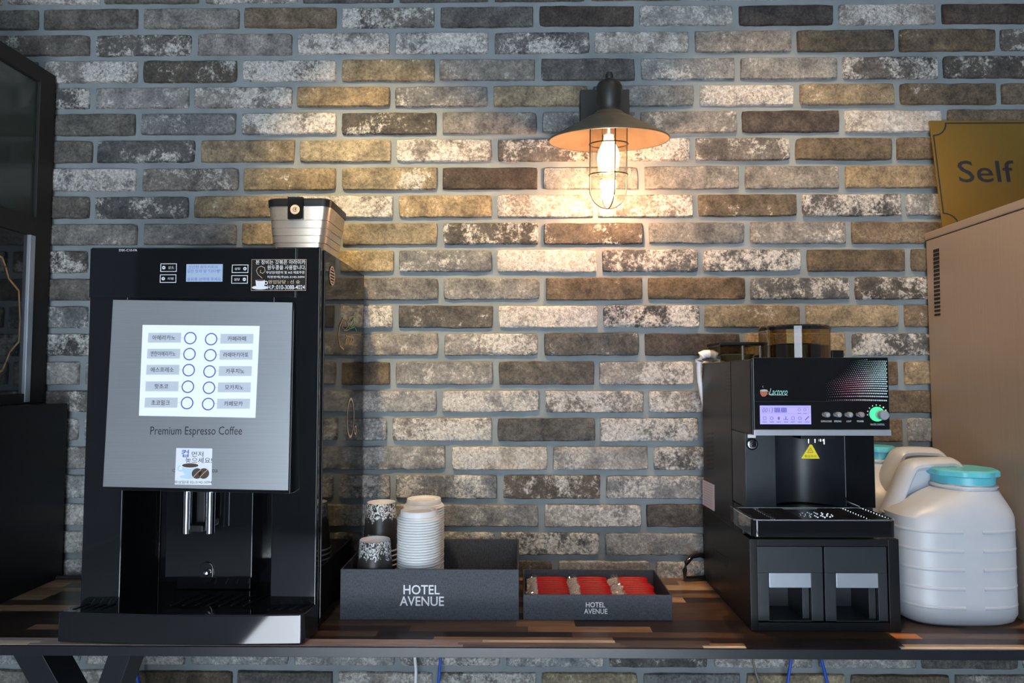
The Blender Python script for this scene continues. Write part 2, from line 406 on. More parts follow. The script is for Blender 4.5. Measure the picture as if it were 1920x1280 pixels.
def brick(mb, at, x0, x1, z0, z1, kind, fine=True):
    col, pa = TONE[kind]; g = rnd.uniform(.82, 1.2); tint = rnd.uniform(-.06, .06)
    col = (col[0] * g * (1 + tint), col[1] * g, col[2] * g * (1 - tint)); pa = pa + rnd.uniform(-.1, .1)
    seed = Vector((rnd.uniform(-20, 20), rnd.uniform(-20, 20), rnd.uniform(-20, 20)))
    nx, nz = (16, 5) if fine else (4, 2)
    face = rnd.uniform(-.0015, .0015); sx = rnd.uniform(-.0015, .0015); tl = rnd.uniform(-.0012, .0012)
    cr = [rnd.uniform(.001, .006) for _ in range(4)]
    vs = []
    for layer in (0, 1, 2):        # wall side, shoulder, face
        ins = (0, .0, .0022)[layer]; yy = (.012, face + .003, face)[layer]
        if layer < 2:
            ring = [(i / nx, 0) for i in range(nx)] + [(1, j / nz) for j in range(nz)] + [(1 - i / nx, 1) for i in range(nx)] + [(0, 1 - j / nz) for j in range(nz)]
        else: ring = [(i / nx, j / nz) for j in range(nz + 1) for i in range(nx + 1)]
        for a, b in ring:
            x = x0 + ins + (x1 - x0 - 2 * ins) * a; z = z0 + ins + (z1 - z0 - 2 * ins) * b + tl * (a - .5)
            ka = 0 if (a < .5 and b < .5) else 1 if (b < .5) else 2 if a > .5 else 3
            ex = min(a, 1 - a) * (x1 - x0); ez = min(b, 1 - b) * (z1 - z0); rr = cr[ka]
            if ex < rr and ez < rr: x += (rr - ex) * .35 * (1 if a < .5 else -1); z += (rr - ez) * .35 * (1 if b < .5 else -1)
            q = Vector((x * 38, z * 38, 0)) + seed
            if layer or True:
                on = 1 if (a in (0, 1) or b in (0, 1)) else 0
                w = .0016 if on else .0
                x += noise.noise(q + Vector((3, 1, 9))) * w; z += noise.noise(q * 1.0 + Vector((7, 7, 2))) * w * 1.1
            y = yy + (noise.noise(q * 1.3) * .0012 + noise.noise(q * 3.1) * .0008 if layer == 2 else 0)
            vs.append(Vector((x, y, z)))
    R = 2 * (nx + nz); fs = [(i, R + i, R + (i + 1) % R, (i + 1) % R) for i in range(R)]
    g0 = 2 * R
    gi = lambda i, j: g0 + j * (nx + 1) + i
    per = [gi(i, 0) for i in range(nx)] + [gi(nx, j) for j in range(nz)] + [gi(nx - i, nz) for i in range(nx)] + [gi(0, nz - j) for j in range(nz)]
    fs += [(R + i, per[i], per[(i + 1) % R], R + (i + 1) % R) for i in range(R)]
    fs += [(gi(i, j), gi(i, j + 1), gi(i + 1, j + 1), gi(i + 1, j)) for j in range(nz) for i in range(nx)]
    fs = [tuple(reversed(q)) for q in fs]
    mb.add(vs, fs); at.append((len(vs), col, pa, seed))
def build_wall():
    mb = MB(); at = []
    rows = []
    z = ZL[0]
    for k, (js, kinds) in enumerate(ROWS): rows.append((ZL[k + 1], ZL[k], js, kinds.replace('m', 'g') if k > 12 else kinds))
    zt = ZL[0]; i = 0
    while zt < 2.66: rows.append((zt, zt + .0632, i % 2, None)); zt += .0632; i += 1
    zb = ZL[-1]; i = 1
    while zb > 0: rows.append((max(0, zb - .0625), zb, i % 2, None)); zb -= .0625; i += 1
    for z0, z1, js, kinds in rows:
        zm = (z0 + z1) / 2; ypx = None
        if kinds:
            # photo row height for this course -> wall x of each joint
            lo, hi = 0, 1280
            for _ in range(40):
                md = (lo + hi) / 2
                if atY(950, md, 0).z > zm: lo = md
                else: hi = md
            xs = [atY(j, lo, 0).x for j in js]; kk = kinds
        else:
            if js == 0: xs = [atY(j, 640, 0).x for j in ([-18, 170, 362, 552, 737, 921, 1107, 1296, 1490, 1682, 1873])]
            else: xs = [atY(j, 640, 0).x for j in ([75, 262, 452, 636, 820, 1009, 1196, 1384, 1576, 1766])]
            kk = ''.join(rnd.choice('mmwpdtsb') for _ in range(len(xs) + 1))
        while xs[0] > -1.75: xs.insert(0, xs[0] - .2285); kk = rnd.choice('mmdpws') + kk
        while xs[-1] < 1.75: xs.append(xs[-1] + .2285); kk = kk + rnd.choice('mmbbpws')
        for a, b, k in zip(xs, xs[1:], kk[1:]):
            j = .0068; vis = kinds is not None or z0 < .56 and z1 > .48 or z0 > 2.0 and z0 < 2.13
            brick(mb, at, a + j + rnd.uniform(-.0012, .0012), b - j + rnd.uniform(-.0012, .0012), z0 + .0068 + rnd.uniform(-.0008, .0008), z1 - .0068 + rnd.uniform(-.0008, .0008), k, vis and a > -1.4 and b < 1.4)
    nb = len(mb.v)
    mb.mi(1).box(-1.8, 1.8, .0075, .12, 0, 2.7)
    o = mb.build('wall_back', ['brick', 'mortar'])
    me = o.data
    tone = me.attributes.new('tone', 'FLOAT_COLOR', 'POINT'); pt = me.attributes.new('patch', 'FLOAT', 'POINT'); sd = me.attributes.new('seed', 'FLOAT_VECTOR', 'POINT')
    A = []; B = []; S = []
    for n, col, pa, s in at: A += [*col, 1] * n; B += [pa] * n; S += list(s) * n
    r = len(me.vertices) - len(B); A += [.3, .3, .3, 1] * r; B += [0] * r; S += [0, 0, 0] * r
    me.attributes['tone'].data.foreach_set('color', A); me.attributes['patch'].data.foreach_set('value', B); me.attributes['seed'].data.foreach_set('vector', S)
    for p in me.polygons: p.use_smooth = p.material_index == 0
    me.set_sharp_from_angle(angle=math.radians(50))
    struct(o)
build_wall()
mb = MB(); mb.box(-3, 3, -4.4, .12, -.05, 0); struct(mb.build('floor', 'floor'))
mb = MB(); mb.box(-3, 3, -4.4, .12, 2.7, 2.75); struct(mb.build('ceiling', 'ceil_light'))
mb = MB(); mb.box(-3, -1.10, -4.5, -4.4, 0, 2.7); mb.box(.75, 3, -4.5, -4.4, 0, 2.7); mb.box(-1.10, .75, -4.5, -4.4, 2.3, 2.7); struct(mb.build('wall_front', 'ceil'))

# ------------------------------------------------------------------ table
TF = -.395
tb = thing('side_table', 'long dark table with a striped wood top and black steel edge against the brick wall', 'table', (0, -.2, 0))
def tabletop():
    mb = MB(); at = []
    def strip(x0, x1, y0, y1, col):
        mb.box(x0, x1, y0, y1, .738, .75); at.append((8, col, Vector((rnd.uniform(-9, 9), rnd.uniform(-9, 9), 0))))
    dk = [(.020, .012, .009), (.035, .022, .016), (.060, .034, .020), (.028, .020, .018)]; lt = [(.27, .17, .095), (.15, .095, .055), (.32, .23, .14), (.10, .065, .042)]
    mau = (.46, .37, .34); sap = (.82, .70, .52)
    y = TF + .004
    X = lambda px: atZ(px, 1200, .75).x
    def row(y0, y1, spec):
        for (a, b, c) in zip([s[0] for s in spec], [s[0] for s in spec[1:]] + [1.7], [s[1] for s in spec]): strip(a, b, y0, y1, c)
    # front strips follow the photo: mauve heartwood with pale sapwood edges, then dark, then mixed
    row(y, y + .008, [(-1.7, mau), (X(-60), sap), (X(65), mau), (X(870), (.20, .15, .135)), (X(1170), (.12, .085, .07)), (X(1310), sap), (X(1388), (.035, .02, .017)), (X(1668), sap)])
    row(y + .008, y + .018, [(-1.7, mau), (X(-80), sap), (X(80), mau), (X(860), (.24, .175, .15)), (X(1160), (.11, .08, .065)), (X(1325), (.30, .2, .12)), (X(1390), (.035, .021, .018)), (X(1680), (.42, .3, .17))])
    row(y + .018, y + .029, [(-1.7, mau), (X(580), mau), (X(905), sap), (X(1152), (.10, .075, .06)), (X(1330), (.03, .02, .017))])
    row(y + .029, y + .042, [(-1.7, dk[0]), (X(100), lt[3]), (X(400), dk[1]), (X(812), lt[0]), (X(1150), dk[0]), (X(1290), dk[1])])
    row(y + .042, y + .066, [(-1.7, dk[1]), (X(560), lt[3]), (X(700), dk[0]), (X(1075), lt[3]), (X(1400), (.07, .04, .02)), (X(1685), (.5, .2, .07)), (X(1735), (.12, .09, .07))])
    y += .066
    while y < 0:
        w = rnd.choice((.022, .026, .03, .034)); y1 = min(y + w, .004); x = -1.7
        while x < 1.7:
            L = rnd.uniform(.10, .42); x1 = min(x + L, 1.7)
            strip(x, x1, y, y1, rnd.choice(dk + lt) if rnd.random() < .85 else (.36, .24, .14)); x = x1
        y = y1
    o = mb.build('tabletop', 'wood', tb)
    me = o.data; tone = me.attributes.new('tone', 'FLOAT_COLOR', 'POINT'); sd = me.attributes.new('seed', 'FLOAT_VECTOR', 'POINT')
    A = []; S = []
    for n, c, s in at: A += [*c, 1] * n; S += list(s) * n
    me.attributes['tone'].data.foreach_set('color', A); me.attributes['seed'].data.foreach_set('vector', S)
tabletop()
mb = MB(); mb.box(-1.7, 1.7, TF - .001, TF + .0035, .7335, .7495); mb.box(-1.7, 1.7, TF + .002, -.01, .7335, .7375); mb.build('edge_frame', 'frame', tb, .0008)
# slanting black legs
for (p0, p1) in (((80, 1222), (122, 1300)), ((238, 1224), (212, 1300))):
    a = atY(p0[0], p0[1] + 3, -.30); b = atY(p1[0], p1[1], -.30); d = (b - a).normalized()
    t0 = (.7333 - a.z) / d.z; t1 = (0 - a.z) / d.z if abs(d.x) < .3 else (.40 - a.z) / d.z
    q0 = a + d * t0; q1 = a + d * t1
    f = F(q0, X3, Z3); mb = MB(); L = q1 - q0
    w = .020 if d.x < 0 else .026
    mb.add([q0 + Vector((sx * w, sy * .03, 0)) for sx in (-1, 1) for sy in (-1, 1)] + [q1 + Vector((sx * w, sy * .03, 0)) for sx in (-1, 1) for sy in (-1, 1)],
           [(0, 1, 3, 2), (4, 6, 7, 5), (0, 4, 5, 1), (2, 3, 7, 6), (0, 2, 6, 4), (1, 5, 7, 3)])
    if abs(d.x) >= .3:
        x = q1.x; mb.box(x - w, x + w, -.33, -.27, 0, .402)
    mb.build('leg', 'frame', tb, .001)
for xx in (1.15, 1.35):
    mb = MB(); mb.box(xx - .025, xx + .025, -.33, -.27, 0, .7333); mb.build('leg', 'frame', tb, .001)

# ------------------------------------------------------------------ left espresso machine
LX0, LX1, LY0, LY1, LZ1 = -.763, -.3535, -.345, -.02, 1.4235
em = thing('coffee_machine', 'tall gloss black bean-to-cup coffee machine with brushed steel door and white menu panel', 'coffee machine', ((LX0 + LX1) / 2, -.19, .75))
FF = F((LX0, LY0, .75), X3, Z3)           # front plane
gx = lambda px, py: FF.px(px, py)[0]
gz = lambda px, py: FF.px(px, py)[1]
xi0 = gx(228, 1000); xi1 = gx(508, 1000); zr1 = gz(400, 905); zb = .052
Wd = LX1 - LX0
mb = MB()
# shell: pillars, head, back, base
mb.box(LX0, LX0 + xi0, LY0, LY1, .758, LZ1)
mb.box(LX0 + xi1, LX1, LY0, LY1, .758, LZ1)
mb.box(LX0 + xi0, LX0 + xi1, LY0, LY1, .75 + zr1, LZ1)
mb.box(LX0 + xi0, LX0 + xi1, -.215, LY1, .758, .75 + zr1)
mb.build('housing', 'gloss', em, .0022, 3)
# upper fascia and side glass panel
mb = MB(); mb.fbox(FF, gx(172, 470), gx(556, 500), gz(360, 558), LZ1 - .7525, 0, .004); mb.build('control_fascia', 'gloss', em, .001)
SF = F((LX1, LY0, .75), Y3, Z3)           # right side plane
mb = MB(); mb.fbox(SF, .018, .323, .012, .671, 0, .0035); sidep = mb.build('side_panel', 'gloss_side', em, .0012)
# central spout block
cx0 = atY(310, 1000, -.285).x - LX0; cx1 = atY(474, 1000, -.285).x - LX0; zsb = atY(390, 1084, -.285).z
mb = MB(); mb.box(LX0 + cx0, LX0 + cx1, -.285, -.214, zsb, .75 + zr1 + .001); mb.build('spout_block', 'gloss', em, .002, 3)
mb = MB(); mb.box(LX0 + cx0 + .012, LX0 + cx1 - .012, -.262, -.214, .802, zsb); mb.build('recess_panel', 'gloss', em, .001)
for px in (352, 395.5):
    p0 = atY(px, 915, -.315); p1 = atY(px - 1.5, 1000, -.315)
    mb = MB(); mb.lathe((p0.x, -.315, p1.z), [(.0055, 0), (.0078, .001), (.0078, p0.z - p1.z)], 24); mb.build('spout', 'chrome', em, smooth=True)
pc = atY(373, 990, -.305)
mb = MB(); mb.box(pc.x - .013, pc.x + .013, -.318, -.284, pc.z - .004, pc.z + .008); mb.box(pc.x - .008, pc.x + .008, -.30, -.284, pc.z + .008, .75 + zr1); mb.build('spout_bracket', 'satin', em, .002)
po = atY(388, 1072, -.285); fo = F((po.x, -.2852, po.z), X3, Z3)
mb = MB()
def stadium(r, h): return [(r * math.cos(t), (h if math.sin(t) >= 0 else -h) + r * math.sin(t)) for t in [2 * math.pi * i / 32 + .001 for i in range(32)]]
mb.fprism(fo, stadium(.0125, .006), 0, .003); mb.build('hot_water_nozzle', 'gloss', em, .001)
mb = MB(); mb.lathe((po.x + .002, -.293, po.z), [(.0001, -.004), (.004, -.003), (.0055, 0), (.0055, .005)], 20, 'y'); mb.build('nozzle_button', 'chrome', em, smooth=True)
# drip tray with slots
tl = atZ(105, 1205, .75); tr = atZ(563, 1210, .75)
out = [(LX0 - .001, -.345), (tl.x + .002, -.372), (tl.x + .002, tl.y)] + [(tl.x + .002 + (tr.x - tl.x) * t, (tl.y * (1 - t) + tr.y * t) - .008 * math.sin(math.pi * t)) for t in [i / 12 for i in range(1, 12)]] + [(tr.x, tr.y), (tr.x + .006, tr.y + .006), (LX1 + .002, -.338), (LX1 + .002, -.334), (LX0 - .001, -.334)]
ft = F((0, 0, .7515), X3, Y3)
mb = MB(); mb.fprism(ft, out, 0, .0495); mb.box(LX0 + xi0 - .001, LX0 + xi1 + .001, -.336, -.21, .752, .8005)
tray = mb.build('drip_tray', 'gloss', em, .0025, 3)
fs = F((0, 0, .801), X3, Y3)
def slots(x0, x1, n, mbx, y0=-.372, y1=-.338, sk=.012, w=.0052):
    for i in range(n):
        a = x0 + (x1 - x0) * i / (n - 1)
        mbx.fprism(fs, [(a, y0), (a + w, y0), (a + w + sk, y1), (a + sk, y1)], 0, .0012)
for x0_, x1_, n_, y0_, y1_, k_ in ((LX0 + .004, LX0 + xi0 - .02, 4, -.372, -.338, .012), (LX0 + xi1 + .004, LX1 - .02, 4, -.372, -.348, .012), (LX0 + xi0 + .09, LX0 + xi1 - .045, 7, -.352, -.292, .02)):
    mb = MB(); slots(x0_, x1_, n_, mb, y0_, y1_, k_); mb.build('tray_slats', 'satin', tray, .0005)
# door panel, tilted so that its foot stands further out
b0 = atY(192, 914, -.372); b1 = atY(541, 920, -.372); t0 = atY(212, 562, -.353); t1 = atY(548, 567, -.353)
DF = F(b0, (b1.x - b0.x, 0, 0), t0 - b0); DF = F(b0, X3, Vector((0, t0.y - b0.y, t0.z - b0.z)))
dw = ((t1.x - t0.x) + (b1.x - b0.x)) / 2; dh = (t0 - b0).length; da = .004
def dq(x, y): return DF.px(x, y)
c00 = dq(193, 912); c10 = dq(540, 919); c01 = dq(212, 562); c11 = dq(548, 567)
q = [c00, c10, c11, c01]
mb = MB(); mb.fprism(DF, q, -.002, 0); door = mb.build('door', 'steel', em)
mb = MB(); mb.fprism(DF, [(c00[0] - .0015, c00[1] - .006), (c10[0] + .003, c10[1] - .006), (c11[0] + .003, c11[1] + .001), (c01[0] - .0015, c01[1] + .001)], -.030, -.0021); mb.build('door_rim', 'gloss', door, .001)
# white menu panel
w = [dq(261, 779), dq(479, 783), dq(487, 611), dq(268, 609)]
mb = MB(); mb.fprism(DF, w, .0001, .0010); menu = mb.build('menu_panel', 'backlit', door)
LB = ['아메리카노', '연한아메리카노', '에스프레소', '핫초코', '초코밀크']; RB = ['카페라떼', '라떼마키아토', '카푸치노', '모카치노', '카페모카']
rows = [(633, 357.5, 396.5, 635), (663, 356, 395, 665), (693, 354.5, 393.5, 695.5), (724, 353, 392.5, 726), (754.5, 351.5, 391, 756.5)]
gl = MB(); tx = MB(); rg = MB()
for i, (yl, xl, xr, yr) in enumerate(rows):
    sh = i * 1.6
    a, b = dq(278.5 - sh, yl), dq(340 - sh, yl + .5); gl = MB(); gl.frect(DF, a[0], b[0], a[1] - .0085, a[1] + .0085, .0013); gl.build('name_strip', 'greylabel', menu); gl = MB()
    a2, b2 = dq(414 - sh, yr), dq(475.5 - sh, yr + .5); gl.frect(DF, a2[0], b2[0], a2[1] - .0085, a2[1] + .0085, .0013); gl.build('name_strip', 'greylabel', menu)
    for (lo, hi, t) in ((a, b, LB[i]), (a2, b2, RB[i])):
        tx.ftext(DF, t, (lo[0] + hi[0]) / 2 - (.001 if t in LB else 0), lo[1], .0086, min(.0085 * len(t) + .0, .046) * .95, .0016, bold=.006)
    for xx, yy in ((xl, yl), (xr, yr)):
        c = dq(xx, yy + .8); rg = MB(); rg.fring(DF, c[0], c[1], .0090, .0109, .0014); rg.build('button_ring', 'ink_blue', menu)
    for (xa, xb, yy) in ((xl - 12, xl - 18, yl), (xr + 12, xr + 18, yr)):
        c = dq(xa, yy); d = dq(xb, yy); tx.mi(1).fstroke(DF, [c, d], .0006, .0013); tx.mi(0)
tx.build('lettering', ['ink_black', 'greylabel'], menu)
mb = MB(); c = dq(368, 808.5); mb.ftext(DF, 'Premium Espresso Coffee', c[0], c[1] - .0008, .0185, dq(455, 808)[0] - dq(283, 808)[0], .0004); mb.build('lettering', 'ink_black', door); mb = MB()
c = dq(326, 881.5); mb.ftext(DF, 'C', c[0], c[1], .005, None, .0004); c = dq(403, 882.5); mb.ftext(DF, 'oa', c[0], c[1], .005, None, .0004)
mb.build('lettering', 'ink_black', door)
# "cup first" sticker
s = [dq(328, 908), dq(397, 909), dq(398.5, 840.5), dq(331, 839.5)]
mb = MB(); mb.fprism(DF, s, .0003, .0009); st = mb.build('notice_sticker', 'paper', door)
o0 = dq(328, 908.5); sw = s[1][0] - s[0][0]; sh = s[2][1] - s[1][1]
mb = MB(); mb.mi(0).ftext(DF, '컵', o0[0] + sw * .24, o0[1] + sh * .86, .0125, .0125, .0012, bold=.01)
mb.mi(1).ftext(DF, '먼저', o0[0] + sw * .58, o0[1] + sh * .84, .009, .020, .0012)
mb.mi(1).ftext(DF, '놓으세요!', o0[0] + sw * .62, o0[1] + sh * .67, .0095, .046, .0012)
mb.mi(1).ftext(DF, '무상임대 02-3142-5094', o0[0] + sw * .50, o0[1] + sh * .075, .0050, .064, .0012)
mb.build('lettering', ['ink_blue', 'ink_black'], st)
mb = MB()
mb.mi(0).fdisc(DF, o0[0] + sw * .37, o0[1] + sh * .22, .0155, .0011, ry=.0035)
mb.mi(0).fpoly(DF, [(o0[0] + sw * x, o0[1] + sh * y) for x, y in ((.17, .53), (.62, .53), (.60, .36), (.52, .25), (.30, .25), (.20, .36))], .0013)
mb.mi(0).fring(DF, o0[0] + sw * .14, o0[1] + sh * .45, .0035, .0055, .0012)
mb.mi(1).fdisc(DF, o0[0] + sw * .395, o0[1] + sh * .53, .0165, .0014, ry=.0050); mb.mi(2).fdisc(DF, o0[0] + sw * .40, o0[1] + sh * .53, .0140, .0016, ry=.0036)
for xx in (.60, .78):
    mb.mi(2).fdisc(DF, o0[0] + sw * xx, o0[1] + sh * .31, .0092, .0018, ry=.0088)
    mb.mi(3).fstroke(DF, [(o0[0] + sw * xx - .006, o0[1] + sh * .31 - .006), (o0[0] + sw * xx, o0[1] + sh * .31 + .001), (o0[0] + sw * xx + .006, o0[1] + sh * .31 + .006)], .0012, .002)
mb.build('cup_and_beans_print', ['paleblue', 'paper', 'ink_brown', 'ink_beige'], st)
# fascia display, keys, texts
UF = F((LX0, LY0 - .0041, .75), X3, Z3); up = UF.px
def urect(mb, x0, y0, x1, y1, h=.0005): a = up(x0, y1); b = up(x1, y0); mb.frect(UF, a[0], b[0], a[1], b[1], h); return a, b
mb = MB(); urect(mb, 349, 495, 418, 528); lcd = mb.build('display', 'lcd', em)
mb = MB()
for i, t in enumerate(['신선한 원두커피의', '깊은 맛과 향 "다타벨"', '', '음료를 선택해 주세요']):
    if t: a = up(383 - (2 if i == 0 else 0), 500.5 + i * 7.6); mb.ftext(UF, t, a[0], a[1], .0058, .052 if i == 0 else .060, .0008)
mb.build('lettering', 'ledblue', lcd)
for (x0, y0, t, sg) in ((301, 494, '모드', 0), (300, 514.5, '리필', 0), (435, 496, '설탕', 1), (434, 516, '설탕', 2)):
    mb = MB(); a = up(x0, y0 + 15.5); b = up(x0 + 31, y0)
    mb.fframe(UF, a[0], b[0], a[1], b[1], .0011, .0008); yc = (a[1] + b[1]) / 2
    dx = -.0085 if sg == 0 else .0085; mb.fdisc(UF, (a[0] + b[0]) / 2 + dx, yc, .0030, .0008)
    mb.ftext(UF, t, (a[0] + b[0]) / 2 - dx * .55, yc, .0045, .0105, .0008)
    kk = mb.build('key', 'ink_white', em)
    mb = MB(); c = ((a[0] + b[0]) / 2 + dx, yc)
    if sg: mb.fstroke(UF, [(c[0] - .0017, yc), (c[0] + .0017, yc)], .0009, .0012)
    if sg == 1: mb.fstroke(UF, [(c[0], yc - .0017), (c[0], yc + .0017)], .0009, .0012)
    if sg == 0: mb.fpoly(UF, [(c[0] - .0016, yc), (c[0] + .0012, yc - .0016), (c[0] + .0012, yc + .0016)], .0012)
    mb.build('symbol', 'ink_black', kk)
mb = MB(); a = up(240.5, 469); mb.ftext(UF, 'DSK-C10-FA', a[0], a[1], .0040, .032, .0005); mb.build('lettering', 'ink_white', em)
mb = MB(); a, b = urect(mb, 471, 486, 575, 545, .0007); stk = mb.build('service_sticker', 'clearbk', em)
sw = b[0] - a[0]; sh = b[1] - a[1]; P = lambda x, y: (a[0] + sw * x, a[1] + sh * (1 - y))
mb = MB(); mb.mi(1).fframe(UF, a[0], b[0], a[1], b[1], .0006, .0010)
for k, (t, x, y, h, wd) in enumerate((('본 장비는 갓볶은 아라미카', .53, .09, .0080, .088), ('원두콩을 사용합니다.', .64, .26, .0080, .068), ('무상임대문의 및 A/S 재료주문', .62, .42, .0052, .068), ('직판판매(주)02-3142-5094', .63, .57, .0052, .066), ('영업담당 : 선 승', .60, .72, .0065, .056), ('H.P.:010-3088-4024', .64, .89, .0076, .066))):
    mb.mi(1 if k == 4 else 0).ftext(UF, t, *P(x, y), h, wd, .0011, bold=.004)
mb.mi(0).fdisc(UF, *P(.165, .90), .0145, .0011, ry=.0035); mb.mi(0).fpoly(UF, [P(.08, .66), P(.25, .66), P(.245, .82), P(.21, .92), P(.12, .92), P(.09, .82)], .0013); mb.mi(0).fring(UF, *P(.27, .75), .0020, .0034, .0012)
mb.mi(2).fdisc(UF, *P(.165, .665), .0075, .0015, ry=.0015)
mb.mi(1).fstroke(UF, [P(.20, .60), P(.12, .48), P(.09, .36), P(.12, .26), (P(.18, .22)), P(.24, .27), P(.25, .38), P(.21, .45), P(.16, .42), P(.17, .34)], .0009, .0010)
mb.build('lettering', ['ink_white', 'ink_beige', 'ink_brown'], stk)
# decals on the side glass
S2 = F((LX1 + .0036, LY0, .75), Y3, Z3)
mb = MB(); c = S2.px(655, 636); mb.ftext(S2, 'antata', c[0], c[1] + .0, .024, .065, .0006, shear=.3)
p = [S2.px(x, y) for x, y in ((643, 596), (636, 612), (634, 632), (637, 648), (644, 655))]; mb.fstroke(S2, p, .0035, .0006)
p = [S2.px(x, y) for x, y in ((643, 596), (650, 600), (652, 612), (646, 620), (641, 614), (644, 604))]; mb.fstroke(S2, p, .0016, .0006)
c = S2.px(641, 573); mb.ftext(S2, 'CAFE', c[0], c[1], .008, .022, .0006); mb.build('brand_lettering', 'ink_gold', sidep)
mb = MB()
for pts in (((655, 618), (657, 605), (655, 597), (651, 606), (655, 618)), ((658, 614), (664, 604), (664, 594), (658, 604), (658, 614)), ((648, 620), (656, 616), (664, 613), (668, 620))):
    mb.fstroke(S2, [S2.px(*q) for q in pts], .0018, .0008)
mb.build('leaf_print', 'ink_green', sidep)
mb = MB(); c = S2.px(657, 783); mb.fring(S2, c[0], c[1], .036, .0415, .0006, sx=.72, n=48); c = S2.px(666, 806); mb.fring(S2, c[0], c[1], .006, .010, .0006); mb.build('cup_outline_print', 'ink_beige', sidep)
c = S2.px(622, 517); mb = MB()
mb.fring(S2, c[0], c[1], .0145, .018, .0012)
for k in range(-2, 3): mb.frect(S2, c[0] - math.sqrt(.0145**2 - (k * .0055)**2), c[0] + math.sqrt(.0145**2 - (k * .0055)**2), c[1] + k * .0055 - .0012, c[1] + k * .0055 + .0012, .0012)
mb.build('round_vent', 'ink_beige', sidep)
for (xx, yy) in ((LX0 + .04, -.30), (LX1 - .04, -.30), (LX0 + .04, -.06), (LX1 - .04, -.06)):
    mb = MB(); mb.lathe((xx, yy, .7502), [(.014, 0), (.016, .010)], 20); mb.build('foot', 'matte', em)

# bean container on the machine
CZ = LZ1 + .0005
bc = thing('bean_container', 'champagne metal bean box with black lid standing on top of the black coffee machine', 'container', (-.40, -.25, CZ))
pt_l = atY(499, 373, -.30); pt_r = atY(620, 373, -.30)
ztop = pt_l.z; hx1 = pt_r.x; hx0 = pt_l.x
def rrect(x0, x1, y0, y1, r, n=5):
    o = []
    for cx, cy, a in ((x1 - r, y0 + r, -90), (x1 - r, y1 - r, 0), (x0 + r, y1 - r, 90), (x0 + r, y0 + r, 180)):
        for i in range(n + 1): t = math.radians(a + 90 * i / n); o.append((cx + r * math.cos(t), cy + r * math.sin(t)))
    return o
def loft(mb, secs):   # list of (outline, z)
    n = len(secs[0][0]); vs = [(x, y, z) for o, z in secs for x, y in o]
    fs = [(j * n + i, j * n + (i + 1) % n, (j + 1) * n + (i + 1) % n, (j + 1) * n + i) for j in range(len(secs) - 1) for i in range(n)]
    fs += [tuple(range(n - 1, -1, -1)), tuple(range((len(secs) - 1) * n, len(secs) * n))]
    return mb.add(vs, fs)
H = ztop - CZ; yb = -.175
def csec(t, g=0):   # t: 0 bottom .. 1 top
    k = (1 - t)
    return rrect(hx0 + .009 * k + g, hx1 - .014 * k - g, -.300 + .006 * k + g, yb - .004 * k - g, .016)
mb = MB(); secs = [(csec(0), CZ)]
for tz in (.17, .31, .45, .60): secs += [(csec(tz - .008), CZ + H * (tz - .008)), (csec(tz, .0014), CZ + H * (tz - .004)), (csec(tz, .0014), CZ + H * (tz + .004)), (csec(tz + .008), CZ + H * (tz + .008))]
secs += [(csec(.86), CZ + H * .86)]
loft(mb, secs); mb.build('body', 'champ', bc, smooth=True)
mb = MB(); loft(mb, [(csec(.86, -.001), CZ + H * .86), (csec(.9, -.0015), CZ + H * .99), (csec(.9, .002), CZ + H * 1.02)]); lid = mb.build('lid', 'satin', bc, smooth=True)
mb = MB(); xc = (atY(569, 400, -.30).x + atY(541, 400, -.30).x) / 2
mb.box(xc - .0145, xc + .0145, -.3055, -.296, atY(555, 412, -.30).z, ztop + .003); latch = mb.build('latch', 'gloss', lid, .002)
fl = F((xc, -.3057, atY(554, 394, -.3).z), X3, Z3); mb = MB(); mb.mi(0).fdisc(fl, 0, 0, .0088, .0003); mb.mi(1).fring(fl, 0, 0, .0032, .0042, .0005, a0=30, a1=330); mb.mi(1).fdisc(fl, .0008, .0004, .0016, .0005); mb.build('badge', ['ink_beige', 'ink_black'], latch)

# ------------------------------------------------------------------ boxes
def open_box(name, label, x0, x1, y0, y1, z0, z1, t, word_c, sizes, mul=1):
    r = thing(name, label, 'box', ((x0 + x1) / 2, (y0 + y1) / 2, z0))
    mb = MB(); mb.box(x0, x1, y0, y0 + t, z0, z1); mb.build('front_panel', 'weave', r, .0008)
    mb = MB(); mb.box(x0, x0 + t, y0 + t, y1 - t, z0, z1); mb.build('side_panel', 'weave', r, .0008)
    mb = MB(); mb.box(x1 - t, x1, y0 + t, y1 - t, z0, z1); mb.build('side_panel', 'weave', r, .0008)
    mb = MB(); mb.box(x0, x1, y1 - t, y1, z0, z1); mb.build('back_panel', 'weave', r, .0008)
    mb = MB(); mb.box(x0 + t, x1 - t, y0 + t, y1 - t, z0, z0 + .003); mb.build('bottom_panel', 'weave', r)
    f = F((x0, y0, z0), X3, Z3); mb = MB()
    for (txt, px, py, hpx, wpx) in word_c:
        a = f.px(px - wpx / 2, py + hpx / 2); b = f.px(px + wpx / 2, py - hpx / 2)
        mb.ftext(f, txt, (a[0] + b[0]) / 2, (a[1] + b[1]) / 2, b[1] - a[1], b[0] - a[0], .0006, bold=.012)
    mb.build('lettering', 'ink_white', r)
    return r
BX = (-.3305, -.0030, -.2705, -.033, .7502, .8412)
open_box('organizer_box', 'larger black paper-covered box holding paper cups and lids, white hotel lettering in front', *BX, .0035,
         [('HOTEL', 790.5, 1105, 17.5, 68), ('AVENUE', 791, 1126.5, 17.5, 83)], None)
TX = (.0050, .2770, -.2680, -.1035, .7502, .7958)
open_box('stick_tray', 'low black tray with white hotel lettering holding red coffee sticks', *TX, .003,
         [('HOTEL', 1116.5, 1133.3, 9.6, 36), ('AVENUE', 1117, 1145.5, 9.6, 44)], None)

